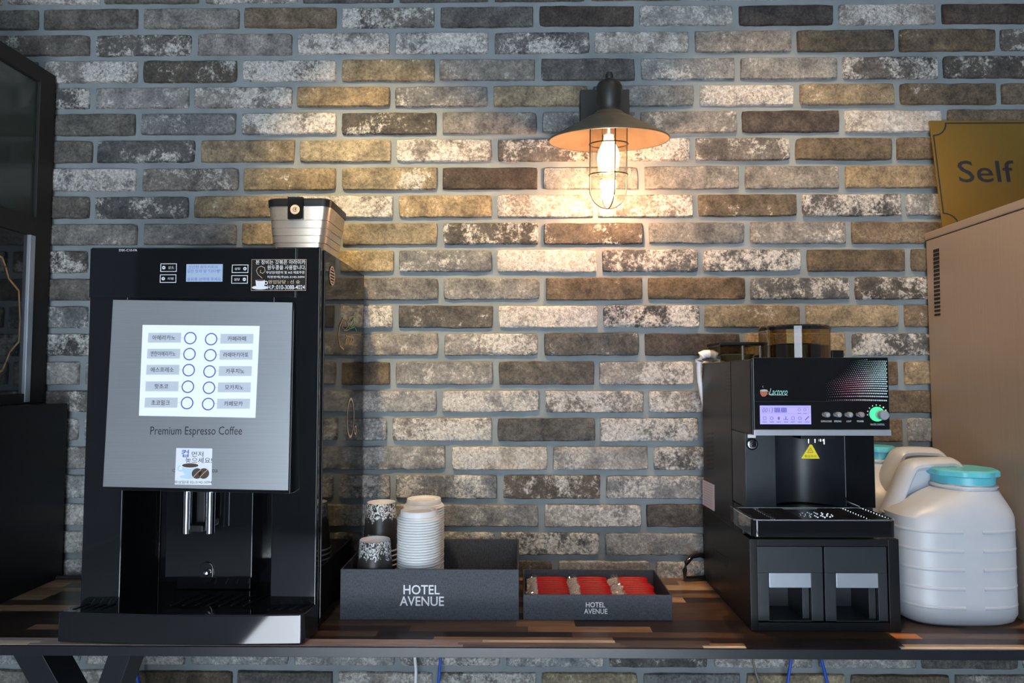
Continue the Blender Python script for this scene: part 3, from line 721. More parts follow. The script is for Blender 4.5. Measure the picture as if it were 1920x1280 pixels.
# paper cups, upside down
def make_cup():
    r = thing('paper_cup', '', 'cup', (0, 0, 0))
    mb = MB(); mb.lathe((0, 0, 0), [(.0350, 0), (.0370, .0005), (.0376, .002), (.0370, .0036), (.0362, .0038), (.0288, .0925), (.0285, .093), (.0277, .0925), (.0277, .0925)], 48, cap=False)
    mb.v = [v for v in mb.v]; o = mb.build('sleeve', 'cup', r, smooth=True)
    mb = MB(); mb.lathe((0, 0, 0), [(.0350, 0), (.0370, .0004), (.0377, .002), (.0371, .0037), (.0350, .0038)], 48, cap=False); mb.build('rolled_rim', 'white', r, smooth=True)
    mb = MB(); mb.lathe((0, 0, 0), [(.0285, .0932), (.0275, .0930), (.0272, .0865), (.001, .0865)], 40, cap=False); mb.build('base_disc', 'white', r, smooth=True)
    return r
cup0 = make_cup()
GC = 'black printed paper cups upside down in the box'
def cup_stack(px, y, ytop_px, first, top_label, under_label):
    ztop = atY(px, ytop_px, y - .03).z; x = atY(px, ytop_px, y).x; n = max(1, int(round((ztop - .093 - .7535) / .0098))); z = .7535
    pitch = (ztop - .093 - z) / n
    for k in range(n + 1):
        lab = top_label if k == n else under_label % ORD[n - k + 1]
        if first and k == 0: o = cup0; o.location = (x, y, z)
        else: o = dup(cup0, (x, y, z + k * pitch))
        o['label'] = lab; o['group'] = GC; o.rotation_euler.z = rnd.uniform(0, 6)
cup_stack(703, -.229, 1018, True, 'topmost black printed paper cup of the shorter front stack', 'black paper cup in the shorter front stack, %s from its top')
cup_stack(715, -.1525, 946, False, 'topmost black printed paper cup of the taller stack at the back', 'black paper cup in the taller back stack, %s from its top')
bk = [o for o in COL.objects if o.get('label') == 'topmost black printed paper cup of the taller stack at the back'][0]
fz = F((0, 0, 0), X3, Z3)
# lay each line upside down around the tapering cup wall
mb2 = MB()
for t, z, h, w in (('Espresso Coffee', .0330, .0050, .024),):
    b0 = len(mb2.v); mb2.ftext(fz, t, 0, 0, h, w, 0)
    for i in range(b0, len(mb2.v)):
        v = mb2.v[i]; zz = z - v.z; r = .0362 - (zz - .0038) * .0834 + .0003; th = math.radians(-108) - v.x / r
        mb2.v[i] = Vector((r * math.cos(th), r * math.sin(th), zz))
o = mb2.build('lettering', 'ink_white'); o.parent = bk; o.rotation_euler = (0, 0, -bk.rotation_euler.z)
# cup lids
def make_lid():
    r = thing('cup_lid', '', 'lid', (0, 0, 0))
    mb = MB(); mb.lathe((0, 0, 0), [(.0400, .0), (.0414, .0006), (.0420, .0022), (.0414, .0040), (.0392, .0048), (.0385, .0075), (.0360, .0082), (.0350, .0175), (.0345, .0185), (.0335, .0188), (.0325, .0184), (.0315, .0145), (.001, .0145)], 56, cap=False)
    mb.build('shell', 'white', r, smooth=True)
    mb = MB(); mb.lathe((0, 0, 0), [(.0225, .0146), (.0230, .0158), (.0240, .0158), (.0246, .0146)], 40, cap=False); mb.build('raised_ring', 'white', r, smooth=True)
    return r
lid0 = make_lid(); GL = 'white plastic cup lids stacked in the box'
def lid_stack(px, y, ytop_px, first, tl, ul):
    ztop = atY(px, ytop_px, y - .034).z; x = atY(px, ytop_px, y).x; z = .7535; n = int(round((ztop - .0188 - z) / .0049)); pitch = (ztop - .0188 - z) / n
    for k in range(n + 1):
        if first and k == 0: o = lid0; o.location = (x, y, z)
        else: o = dup(lid0, (x, y, z + k * pitch), skip=() if k == n else ('raised_ring',))
        o['label'] = tl if k == n else ul % ORD[n - k + 1]; o['group'] = GL
        o.location.x += rnd.uniform(-.0004, .0004) - (.0000 if k < n else 0)
lid_stack(786, -.213, 961, True, 'top lid of the front white lid stack, catching warm light', 'white plastic cup lid in the front lid stack, %s from its top')
lid_stack(795, -.118, 939, False, 'top lid of the rear white lid stack, slightly higher and further right', 'white plastic cup lid in the rear lid stack, %s from its top')

# red coffee sticks in three bundles
def make_stick():
    r = thing('coffee_stick', '', 'coffee stick', (0, 0, 0))
    L = .060
    mb = MB(); secs = []
    for t, wy, wz in ((0, .0058, .0145), (.05, .0068, .0155), (.3, .0074, .0160), (.7, .0074, .0160), (.93, .0060, .015), (1, .0018, .0140)):
        secs.append((t * L, wy, wz))
    n = 14; vs = []
    for x, wy, wz in secs:
        for i in range(n):
            a = 2 * math.pi * i / n; ca, sa = math.cos(a), math.sin(a)
            vs.append((x, wy * (abs(ca) ** .8) * (1 if ca > 0 else -1), .016 + wz * (abs(sa) ** .8) * (1 if sa > 0 else -1)))
    fs = [(j * n + i, j * n + (i + 1) % n, (j + 1) * n + (i + 1) % n, (j + 1) * n + i) for j in range(5) for i in range(n)] + [tuple(range(n - 1, -1, -1)), tuple(range(5 * n, 6 * n))]
    mb.add(vs, fs); mb.build('sachet', 'red', r, smooth=True)
    mb = MB(); vs = []; m = 8
    for j, x in enumerate((.001, -.006, -.012, -.020)):
        for i in range(m):
            a = 2 * math.pi * i / m; ca, sa = math.cos(a), math.sin(a); k = (1, .95, .8, .35)[j]
            vs.append((x + noise.noise(Vector((i, j, 3))) * .003, .0062 * ca * k + noise.noise(Vector((i * 2, j, 8))) * .002, .016 + .0145 * sa * (1, .98, .9, .7)[j] + noise.noise(Vector((j, i * 3, 1))) * .003))
    mb.add(vs, [(j * m + i, j * m + (i + 1) % m, (j + 1) * m + (i + 1) % m, (j + 1) * m + i) for j in range(3) for i in range(m)] + [tuple(range(m)), tuple(range(3 * m, 4 * m))]); mb.build('tear_end', 'foil', r, smooth=True)
    return r
stick0 = make_stick(); nst = 0
BUN = [(.0335, 'left bundle'), (.1150, 'middle bundle'), (.1985, 'right bundle')]
for b, (bx, bn) in enumerate(BUN):
    for k in range(11):
        y = TX[2] + .0125 + k * .01385; x = bx + rnd.uniform(-.0015, .0015) + (.0025 * math.sin(k * 1.3) if b else 0); z = .7534 + rnd.uniform(-.0003, .0003)
        lab = 'red coffee stick in the %s of the tray, %s' % (bn, 'nearest its front edge' if k == 0 else 'last towards the wall' if k == 10 else ORD[k + 1] + ' from its front edge')
        if nst == 0: o = stick0; o.location = (x, y, z); o['label'] = lab
        else: o = dup(stick0, (x, y, z), lab)
        o['group'] = 'red coffee sticks lying in the low tray'; nst += 1
    # crumpled clear wrapping over the foil ends
    mb = MB(); nx, ny = 12, 40; vs = []
    for j in range(ny + 1):
        for i in range(nx + 1):
            a = i / nx; c = j / ny; q = Vector((a * 5, c * 22, b * 7))
            vs.append((bx - .024 + .023 * a + noise.noise(q) * .003, TX[2] + .006 + .148 * c, .788 - .012 * (1 - a) ** 2 + abs(noise.noise(q * 1.4)) * .009 * (1 - a * .6)))
    mb.add(vs, [(j * (nx + 1) + i, j * (nx + 1) + i + 1, (j + 1) * (nx + 1) + i + 1, (j + 1) * (nx + 1) + i) for j in range(ny) for i in range(nx)])
    o = mb.build('plastic_wrap', 'film', None, loc=(bx, -.19, .7534)); tag(o, 'crumpled clear plastic wrap over the beige ends of the %s of coffee sticks' % bn, 'plastic wrap')

# ------------------------------------------------------------------ right coffee machine on its drawer cabinet
CX0, CX1, CY0, CY1, CZ0, CZ1 = .403, .6638, -.3177, -.012, .7502, .9090
cb = thing('drawer_cabinet', 'low matte black cabinet with two open-cut drawers under the smaller coffee machine', 'cabinet', ((CX0 + CX1) / 2, -.16, .75))
CF = F((CX0, CY0, CZ0), X3, Z3); cp = CF.px; W2 = CX1 - CX0; H2 = CZ1 - CZ0
d_l = cp(1420, 1027); d_m0 = cp(1543.5, 1027); d_m1 = cp(1547, 1027); d_r = cp(1669, 1165); zt = cp(1500, 1024)[1]; zb_ = cp(1500, 1167)[1]
mb = MB(); T = d_l[0]
mb.box(CX0, CX0 + T, CY0, CY1, CZ0, CZ1); mb.box(CX0 + d_r[0], CX1, CY0, CY1, CZ0, CZ1)
mb.box(CX0 + T, CX0 + d_r[0], CY0, CY1, CZ0 + zt, CZ1); mb.box(CX0 + T, CX0 + d_r[0], CY0, CY1, CZ0, CZ0 + zb_); mb.box(CX0 + T, CX0 + d_r[0], CY1 - .01, CY1, CZ0 + zb_, CZ0 + zt)
mb.build('carcass', 'satin', cb, .001)
sf = F((CX0 - .0004, CY0, CZ0), Y3 * -1, Z3)   # seen from the left: right = toward the viewer
sp = sf.px; a = sp(1337, 1060); b = sp(1363, 1032)
mb = MB(); mb.fprism(sf, [sp(1337, 1028), sp(1363, 1046), sp(1363, 1064), sp(1337, 1042)], 0, .0006); mb.build('grip_slot', 'cave', cb)
for (x0, x1, hx0_, hx1_) in ((d_l[0] + .001, d_m0[0], cp(1443, 1080)[0], cp(1522.5, 1080)[0]), (d_m1[0], d_r[0] - .001, cp(1569, 1080)[0], cp(1648.5, 1080)[0])):
    ht = cp(1500, 1075)[1]; hb = cp(1500, 1102.5)[1]; b0_ = zb_ + .0015; t0_ = zt - .0015
    mb = MB(); y0, y1 = -.004, -.012
    mb.fbox(CF, x0, x1, ht, t0_, y1, y0); mb.fbox(CF, x0, hx0_, b0_, ht, y1, y0); mb.fbox(CF, hx1_, x1, b0_, ht, y1, y0)
    mb.fbox(CF, hx0_, hx0_ + .002, b0_, ht, -.08, y1); mb.fbox(CF, hx1_ - .012, hx1_, b0_, ht, -.08, y1 - .002); mb.fbox(CF, hx0_, hx1_, b0_, ht, -.09, -.08); mb.fbox(CF, hx0_, hx1_, b0_ - .001, b0_ + .001, -.09, y0)
    dr = mb.build('drawer', 'satin2', cb, .0006)
    mb = MB(); mb.fbox(CF, hx0_ + .0005, hx1_ - .0005, hb, ht, -.0115, -.003); mb.build('handle_plate', 'silver', dr, .0006)

zt = atY(1450, 952, -.31).z
TFY = atZ(1550, 976, zt).y
cm = thing('compact_coffee_machine', 'smaller matte black coffee machine with lilac display and pink dotted front on drawers', 'coffee machine', (.52, -.18, CZ1 + .0003))
MX0, MX1 = .400, .6375; MZ = CZ1 + .0003; HY = -.355; ZH0 = atY(1500, 816, HY).z; ZH1 = atY(1500, 671, HY).z
mb = MB(); mb.box(MX0, MX1, -.235, -.03, MZ, ZH1 - .003); mb.box(MX0, MX1, HY + .008, -.235, ZH0, ZH1 - .002); mb.box(MX0 + .001, MX1 - .0, -.285, -.235, MZ, zt - .002)
mb.build('housing', 'satin', cm, .0025, 3)
BF = F((MX0, -.31, MZ), X3, Z3); bp = BF.px
xa = bp(1393.5, 900)[0]; xb_ = bp(1455, 900)[0]; xc_ = bp(1585, 900)[0]; xd = bp(1642, 900)[0]; zlo = zt - MZ; zhi = ZH0 - MZ
mb = MB(); mb.fbox(BF, max(xa, .0005), xb_, zlo, zhi, -.075, 0); mb.build('left_column', 'satin2', cm, .001)
mb = MB(); mb.fbox(BF, xc_, xd - .001, zlo, zhi, -.075, 0); mb.build('right_column', 'gloss', cm, .001)
# curved back of the brewing recess
mb = MB(); pts = []
for i in range(13):
    t = i / 12; pts.append((xb_ + (xc_ - xb_) * t, -.060 * math.sin(math.pi * min(1, t * .95 + .05)) ** .6))
vs = [BF.p(a_, z_, h_) for a_, h_ in pts for z_ in (zlo, zhi)]; mb.add(vs, [(2 * i, 2 * i + 2, 2 * i + 3, 2 * i + 1) for i in range(12)]); mb.build('recess_back', 'satin2', cm, smooth=True)
# head front
HF = F((MX0, HY + .006, 0), X3, Z3); hp = HF.px
hx0 = hp(1412, 740)[0]; hx1 = hp(1666, 740)[0]; hz1 = hp(1500, 670)[1]; hz0 = hp(1500, 805)[1]; hs0 = hp(1500, 816)[1]
mb = MB(); mb.fbox(HF, hx0, hx1, hz0, hz1, -.004, .002); face = mb.build('front_fascia', 'gloss', cm, .0012)
mb = MB(); mb.fbox(HF, hx0 - .0005, hx1 + .001, hs0, hz0, -.004, .004); mb.build('silver_strip', 'silver', cm, .0008)
HF = F((MX0, HY + .0039, 0), X3, Z3); hp = HF.px
zl = hp(1500, 752)[1]
mb = MB(); mb.frect(HF, hx0 + .002, hx1 - .001, zl - .0004, zl, .0003); mb.build('seam', 'cave', face)
# halftone print: rows of dots that swell and change from red to mint
mb = MB(); cols = []; wA = hp(1522, 700)[0]; wB = hp(1663.5, 700)[0]; zT = hp(1600, 672)[1]
NR, NC = 19, 36
for j in range(NR):
    for i in range(NC):
        u = (i + .5 * (j % 2)) / NC; v = j / (NR - 1)                     # v 0 bottom
        x = wA + (wB - wA) * (u ** .85); bend = .020 * ((1 - u) ** 2) * v
        z = zl + .0012 + (zT - zl - .003) * (v ** .82) - bend * .6 + .010 * v * (u - 1) + .0035 * math.sin(u * 3.1) * (.3 + v)
        glow_ = max(0, min(1, (u * 1.25 - .12) - max(0, v - .45) * 1.1 * (1.15 - u)))
        if glow_ < .04 or z < zl + .0012 or z > zT - .002: continue
        s = min(.00155, .0019 * glow_ ** .6 * (1.1 - .45 * v))
        red = max(0, 1 - abs(u - .38) * 2.2) * max(0, 1 - abs(v - .30) * 1.6)
        c = Vector((.40, .62, .62)) * (1 - red) + Vector((.85, .20, .26)) * red
        c = c * (.25 + .75 * glow_) + Vector((.15, .02, .10)) * (1 - v) * .6
        mb.fpoly(HF, [(x - s, z), (x, z - s), (x + s, z), (x, z + s)], .0004); cols.append(c)
q = N('halftone_print'); q.set(col=q.n('ShaderNodeAttribute', attribute_name='tone').outputs['Color'], rough=.4); M['halftone'] = q.m
o = mb.build('dotted_print', 'halftone', face); at_ = o.data.attributes.new('tone', 'FLOAT_COLOR', 'POINT'); A = []
for c in cols: A += [c.x, c.y, c.z, 1] * 4
at_.data.foreach_set('color', A)
# logo
mb = MB(); c = hp(1432, 735); mb.mi(0).fpoly(HF, [(c[0] - .0068, c[1] + .003), (c[0] + .0068, c[1] + .003), (c[0] + .0055, c[1] - .004), (c[0] + .002, c[1] - .0075), (c[0] - .003, c[1] - .0075), (c[0] - .006, c[1] - .003)], .0006)
mb.mi(1).fdisc(HF, c[0], c[1] + .003, .0066, .0008, ry=.0018); mb.mi(0).fring(HF, c[0] + .0065, c[1] - .001, .0018, .0028, .0005); mb.mi(1).fring(HF, c[0] - .001, c[1] + .0095, .001, .0015, .0005, a0=60, a1=300)
c = hp(1459, 734); mb.mi(2).ftext(HF, 'Lactoro', c[0], c[1], .0115, .032, .0006, shear=.45); c = hp(1460, 740.5); mb.mi(1).fstroke(HF, [(c[0] - .015, c[1]), (c[0] + .015, c[1])], .0008, .0006)
mb.build('logo_print', ['ink_rust', 'ink_grey', 'ink_cyan'], face)
# display
mb = MB(); a = hp(1425, 795); b = hp(1520, 760); mb.frect(HF, a[0], b[0], a[1], b[1], .0006); dsp = mb.build('display', 'lcd2', face)
sw = b[0] - a[0]; sh = b[1] - a[1]; P = lambda x, y: (a[0] + sw * x, a[1] + sh * (1 - y))
mb = MB(); mb.ftext(HF, '0013', *P(.155, .25), .0078, .0185, .0010, shear=.15)
for k in range(8): mb.frect(HF, P(.285 + .029 * k + (.012 if k > 3 else 0), 0)[0], P(.285 + .029 * k + .022 + (.012 if k > 3 else 0), 0)[0], P(0, .37)[1], P(0, .12)[1], .0010)
mb.fframe(HF, P(.04, 0)[0], P(.96, 0)[0], P(0, .43)[1], P(0, .09)[1], .00025, .0010)
for x in (.77, .88): mb.fring(HF, *P(x, .22), .0018, .0024, .0010); c = P(x, .42); mb.fstroke(HF, [(c[0] - .0025, c[1]), (c[0] + .0025, c[1])], .0009, .0011)
for k, t in enumerate(('RINSE', 'STOP', 'BEAN', 'WATER', 'TRAY', 'CLEAN', 'ERROR')):
    x = .09 + .138 * k; c = P(x, .88); mb.fstroke(HF, [(c[0] - .0035, c[1]), (c[0] + .0035, c[1])], .0010, .0010); c = P(x, .68)
    if k == 2: mb.fdisc(HF, c[0], c[1], .0016, .001, ry=.003); 
    elif k in (0, 4): mb.fframe(HF, c[0] - .0028, c[0] + .0028, c[1] - .003, c[1] + .003, .0007, .001)
    elif k in (1, 5): mb.fring(HF, c[0], c[1], .0022, .003, .001)
    elif k == 3: mb.fstroke(HF, [(c[0], c[1] + .003), (c[0], c[1] - .001)], .0014, .001); mb.fstroke(HF, [(c[0] - .004, c[1] - .002), (c[0] + .004, c[1] - .002)], .0010, .001)
    else: mb.fstroke(HF, [(c[0] - .003, c[1] - .003), (c[0] + .003, c[1] + .003)], .0016, .001)
mb.build('symbols', 'ledblue', dsp)
tx = MB()
for px, t, wpx in ((1549, 'CAPPUCCINO', 20), (1570.5, 'STRONG', 13), (1591.5, 'LIGHT', 9), (1613, 'POWER', 12)):
    c = hp(px, 777); yy = HF.o.y
    mb = MB(); mb.lathe((HF.o.x + c[0], yy - .007, c[1]), [(.0001, -.0012), (.0035, -.0010), (.0046, .001), (.0046, .007)], 24, 'y'); bt = mb.build('button', 'silver', face, smooth=True)
    mb = MB(); f_ = F((HF.o.x + c[0], yy - .0084, c[1]), X3, Z3); mb.fring(f_, 0, 0, .0018, .0026, .0002); mb.build('button_mark', 'ink_rust' if t == 'POWER' else 'ink_grey', bt)
    c = hp(px, 789.5); tx.ftext(HF, t, c[0], c[1], .0030, wpx * .00093, .0006)
c = hp(1645, 795.5); tx.ftext(HF, 'WATER CONTROL', c[0], c[1], .0030, .0245, .0006)
kc = hp(1644, 776)
for k in range(9):
    t = math.radians(185 - k * 23); tx.fdisc(HF, kc[0] + .0165 * math.cos(t), kc[1] + .0165 * math.sin(t) * .95, .0010 + (.0005 if k > 5 else 0), .0006, 12)
tx.build('lettering', 'ink_white', face)
mb = MB(); mb.lathe((HF.o.x + kc[0], HF.o.y - .003, kc[1]), [(.0118, 0), (.0125, .001), (.0125, .003)], 32, 'y'); mb.build('light_ring', 'ledgreen', face, smooth=True)
mb = MB(); mb.lathe((HF.o.x + kc[0] + .0032, HF.o.y - .020, kc[1] - .001), [(.0001, 0), (.0072, 0), (.0080, .0012), (.0080, .017)], 32, 'y'); mb.build('control_knob', 'silver', face, smooth=True)
# drip tray of the small machine
tx0 = atY(1419, 990, TFY).x - .007; tx1 = atY(1682, 990, TFY).x; zb2 = atY(1550, 1007, TFY).z
zb2 = max(zb2, CZ1 + .001)
mb = MB(); loft(mb, [(rrect(tx0, tx1, TFY, -.312, .010), zb2), (rrect(tx0, tx1, TFY, -.312, .010), zt)]); mb.box(tx0 + .004, tx1 - .004, -.314, -.286, zb2, zt); tray = mb.build('drip_tray', 'gloss', cm, .001)
mb = MB(); rim = [Vector((x, y, zt + .0006)) for x, y in rrect(tx0 + .001, tx1 - .001, TFY + .001, -.313, .010)]
mb.tube(rim, .0013, 8, True); mb.build('tray_rim', 'chrome', tray, smooth=True)
tf = F((0, 0, zt), X3, Y3); mb = MB()
for k in range(14):
    y = TFY + .006 + k * (abs(TFY + .316) - .008) / 13
    for x0_, x1_ in ((tx0 + .010, tx0 + .034), (tx0 + .045, tx0 + .085)): mb.fbox(tf, x0_, x1_, y, y + .0022, 0, .0012)
mb.build('grille_bars', 'satin', tray); mb = MB()
for k in range(14):
    y = TFY + .006 + k * (abs(TFY + .316) - .008) / 13
    for x0_, x1_ in ((tx1 - .085, tx1 - .045), (tx1 - .034, tx1 - .010)): mb.fbox(tf, x0_, x1_, y, y + .0022, 0, .0012)
mb.build('grille_bars', 'satin', tray)
mb = MB()
for x_ in (tx0 + .038, tx1 - .041, tx1 - .006):
    for k in range(11): y = TFY + .006 + k * (abs(TFY + .316) - .01) / 10; mb.lathe((x_, y, zt), [(.0012, 0), (.0010, .0016), (.0002, .0019)], 8)
cxp = atZ(1530, 965, zt)
for rr, nn in ((.010, 6), (.018, 10), (.026, 14)):
    for k in range(nn): t = 2 * math.pi * k / nn; mb.lathe((cxp.x + rr * math.cos(t), cxp.y + rr * .8 * math.sin(t), zt), [(.0024, 0), (.0021, .0012), (.0003, .0016)], 8)
mb.build('drain_studs', 'chrome', tray, smooth=True)
# spouts under the head, warning triangle, lock
for px, r_, py in ((1516, .0022, 832), (1528, .0018, 830), (1538, .0040, 828), (1545, .0022, 833)):
    p = atY(px, py, -.325); mb = MB(); mb.lathe((p.x, -.325, p.z), [(r_ * .8, 0), (r_, .001), (r_, ZH0 - p.z + .001)], 16); mb.build('spout', 'chrome', cm, smooth=True)
p = atY(1530, 821, -.33); mb = MB(); mb.box(p.x - .03, p.x + .03, -.34, -.30, p.z - .001, ZH0 + .001); mb.build('spout_mount', 'satin', cm, .001)
TFm = F((0, -.333, 0), X3, Z3); q = [TFm.px(*c) for c in ((1501.5, 859.5), (1536.5, 859.5), (1522, 833), (1518, 833))]
mb = MB(); mb.fprism(TFm, q, 0, .0012); ws = mb.build('warning_tag', 'yellow', cm, .0004)
mb = MB(); c = TFm.px(1519, 855); mb.mi(0).ftext(TFm, '화상주의', c[0], c[1], .0042, .020, .0016)
tri = [TFm.px(*c) for c in ((1513.5, 848), (1524, 848), (1519, 839))]; mb.mi(1).fstroke(TFm, tri + [tri[0]], .0008, .0016); c = TFm.px(1518.8, 845); mb.mi(1).ftext(TFm, '!', c[0], c[1], .0042, .0008, .0018)
mb.build('lettering', ['ink_black', 'ink_rust'], ws)
c = bp(1409, 832); mb = MB(); wx = MX0 + c[0]; wz = MZ + c[1]
mb.mi(1).lathe((wx, -.3140, wz), [(.0105, 0), (.0105, .004)], 28, 'y'); mb.mi(0).lathe((wx, -.3165, wz), [(.0045, 0), (.0078, .0005), (.0082, .003)], 28, 'y'); mb.mi(1).lathe((wx, -.3170, wz), [(.0035, 0), (.0035, .002)], 16, 'y'); mb.mi(0).lathe((wx, -.3175, wz), [(.002, 0), (.002, .002)], 12, 'y')
mb.mi(2).box(wx - .007, wx + .007, -.3125, -.31, wz + .011, wz + .017); mb.build('lock', ['chrome', 'gloss', 'white'], cm, smooth=True)
# side: vents, label
sf = F((MX0 - .0006, -.03, MZ), Y3 * -1, Z3); sp = sf.px; mb = MB()
for k in range(9): y = 812 + k * 8.2; mb.fprism(sf, [sp(1325, y), sp(1337, y - 1.5), sp(1337, y + 1.5), sp(1325, y + 3)], 0, .0005)
mb.build('vent_slots', 'cave', cm); mb = MB()
for k in range(7): y = 690 + k * 6.5; mb.fprism(sf, [sp(1360, y), sp(1370, y - .5), sp(1370, y + 1.2), sp(1360, y + 1.5)], 0, .0005)
mb.build('vent_slots', 'cave', cm)
mb = MB(); lq = [sp(*c) for c in ((1318, 945), (1340, 958), (1340, 909), (1318, 899))]; mb.fprism(sf, lq, .0002, .0008); lb = mb.build('rating_label', 'pinklabel', cm)
mb = MB(); 
for k in range(9): t = .08 + .1 * k; a = [lq[3][i] * (1 - t) + lq[0][i] * t for i in (0, 1)]; b = [lq[2][i] * (1 - t) + lq[1][i] * t for i in (0, 1)]; mb.fstroke(sf, [(a[0] * .92 + b[0] * .08, a[1] * .92 + b[1] * .08), (a[0] * .15 + b[0] * .85, a[1] * .15 + b[1] * .85)], .0012, .0011)
mb.build('fine_print', 'ink_grey', lb)
# hopper and rear hopper on top
zt1 = ZH1 - .003; hc = atY(1489, 650, -.19); hl = atY(1426, 650, -.19); hr = hc.x - hl.x; hz = atY(1489, 612, -.19).z
mb = MB(); mb.lathe((hc.x, -.19, zt1), [(hr, 0), (hr, hz - zt1 - .008)], 56, cap=False); hop = mb.build('bean_hopper', 'smoke', cm, smooth=True)
mb = MB(); mb.lathe((hc.x, -.19, hz - .009), [(hr + .001, 0), (hr + .0015, .006), (hr - .002, .009), (.001, .009)], 56); mb.build('hopper_lid', 'gloss', hop, smooth=True)
mb = MB(); mb.lathe((hc.x, -.19, zt1 + .0005), [(hr - .003, 0), (hr - .003, (hz - zt1) * .44), (hr * .5, (hz - zt1) * .50), (.001, (hz - zt1) * .46)], 40, ribs=lambda i, n, z: 1 - .01 * (i % 2)); mb.build('coffee_beans', 'beans', hop)
a = atY(1336, 660, -.09); b = atY(1428, 660, -.09); zt2 = atY(1380, 643, -.09).z; 
mb = MB(); mb.box(a.x, b.x, -.14, -.045, zt2 - .007, zt2); rh = mb.build('powder_box_lid', 'satin', cm, .002)
mb = MB(); mb.box(a.x + .003, b.x - .002, -.137, -.048, zt1 + .0005, zt2 - .0072); mb.build('powder_box', 'smoke', cm)
mb = MB(); mc = (a.x + b.x) / 2; mb.lathe((mc, -.09, zt1 + .001), [(.022, 0), (.034, .015), (.034, .017)], 28); mb.build('powder_funnel', 'ink_grey', cm, smooth=True)
p = atY(1567, 662, -.15); mb = MB(); mb.box(p.x - .012, p.x + .012, -.16, -.13, zt1, p.z + .006); mb.build('lid_catch', 'satin', cm, .002)
# white elbow and hose
e1 = atY(1337, 663, -.06); e2 = atY(1316, 664, -.045); e3 = atY(1311, 676, -.04)
hs = thing('water_hose', 'thin white water hose with elbow fitting behind the smaller coffee machine', 'hose', tuple(atY(1313, 700, -.04)))
mb = MB(); mb.tube([e1 + Vector((.003, 0, 0)), e1, e2 + Vector((.006, 0, .001)), e2 + Vector((0, 0, -.002)), e3, e3 - Vector((0, 0, .004))], [.009, .009, .0085, .010, .009, .008], 14); mb.build('elbow_fitting', 'white', hs, smooth=True)
mb = MB(); mb.tube([e3, atY(1310.5, 695, -.035), atY(1312, 715, -.028), atY(1315.5, 735, -.022), atY(1321, 760, -.017), atY(1327, 790, -.014), atY(1330, 850, -.014)], .0052, 12); mb.build('tube', 'white_cable', hs, smooth=True)
# black power cord looping behind
mb = MB(); pts = [atY(x, y, -.03 + dy) for x, y, dy in ((1330, 1046, .015), (1312, 1040, .01), (1297, 1043, 0), (1287, 1055, -.005), (1284, 1068, -.005), (1284, 1078, -.0)) ]
pts[-1].z = .7565; mb.tube(pts + [Vector((pts[-1].x + .05, -.02, .7560))], .0055, 12); o = mb.build('power_cord', 'gloss', None, smooth=True, loc=tuple(pts[-1])); tag(o, 'thick black power cord looping out from behind the drawer cabinet', 'cord')

# ------------------------------------------------------------------ wall lamp
ly = -.125; lx = atY(1141.5, 300, ly).x
wl = thing('wall_lamp', 'black caged wall lantern with wide metal shade and glowing bulb on the brick wall', 'wall lamp', (lx, 0, 1.80))
a = atY(1088, 228, -.02); b = atY(1179, 170, -.02)
mb = MB(); mb.box(a.x, b.x, -.028, .004, a.z, b.z); mb.build('backplate', 'shade', wl, .0015)
TL = Matrix.Rotation(math.radians(8), 4, 'X'); zs = atY(1141, 262, ly).z; piv = Vector((lx, ly, zs))
def tilt(mb): mb.v = [piv + (TL @ (v - piv)) for v in mb.v]; return mb
rs = atY(1254, 262, ly).x - lx; zn = atY(1141, 212, ly).z - zs
mb = MB(); mb.tube([(lx, -.02, zs + zn + .030), (lx, ly + .02, zs + zn + .030)], .014, 16); mb.build('arm', 'shade', wl, smooth=True)
mb = MB(); mb.lathe(piv, [(.001, zn + .066), (.014, zn + .065), (.023, zn + .059), (.0275, zn + .050), (.0275, zn + .016), (.0255, zn + .010), (.026, zn + .002), (.028, zn - .004)], 40); mb.lathe(piv, [(.0001, zn + .082), (.006, zn + .080), (.0085, zn + .073), (.007, zn + .064)], 20); tilt(mb).build('socket_cap', 'shade', wl, smooth=True)
mb = MB(); mb.lathe(piv, [(.026, zn + .001), (.034, zn - .006), (rs - .002, .002), (rs, 0), (rs, -.0025), (rs - .002, -.0025)], 72, cap=False); shd = tilt(mb).build('shade', 'shade_top', wl, smooth=True)
mb = MB(); mb.lathe(piv, [(rs - .002, -.0022), (.044, zn - .011), (.0005, zn - .011)], 72, cap=False); tilt(mb).build('shade_lining', 'shade_in', shd, smooth=True)
gz0 = atY(1141, 388, ly).z - zs; gr = .0405; cz = gz0 + gr
mb = MB(); prof = [(gr * .93, zn - .012), (gr * .93, cz)] + [(gr * .93 * math.cos(t), cz - gr * .93 * math.sin(t)) for t in [math.radians(10 * i) for i in range(1, 9)]] + [(.001, cz - gr * .93)]
mb.lathe(piv, prof, 48, cap=False); tilt(mb).build('glass_jar', 'clear', wl, smooth=True)
mb = MB(); cw = .0014; zc0 = zn - .010
for k in range(4):
    t = math.radians(12 + 90 * k) + (0 if k % 2 else .0); dx, dy = math.cos(t), math.sin(t)
    mb.tube([piv + Vector((gr * dx, gr * dy, zc0)), piv + Vector((gr * dx, gr * dy, cz))] + [piv + Vector((gr * math.cos(q) * dx, gr * math.cos(q) * dy, cz - gr * math.sin(q))) for q in [math.radians(9 * i) for i in range(1, 11)]], cw, 6)
for zz in ((zc0 * .20 + cz * .80) + .0, zc0 * .62 + cz * .38):
    mb.tube([piv + Vector((gr * math.cos(2 * math.pi * i / 40), gr * math.sin(2 * math.pi * i / 40), zz)) for i in range(40)], cw, 6, True)
tilt(mb).build('wire_cage', 'cave', wl, smooth=True)
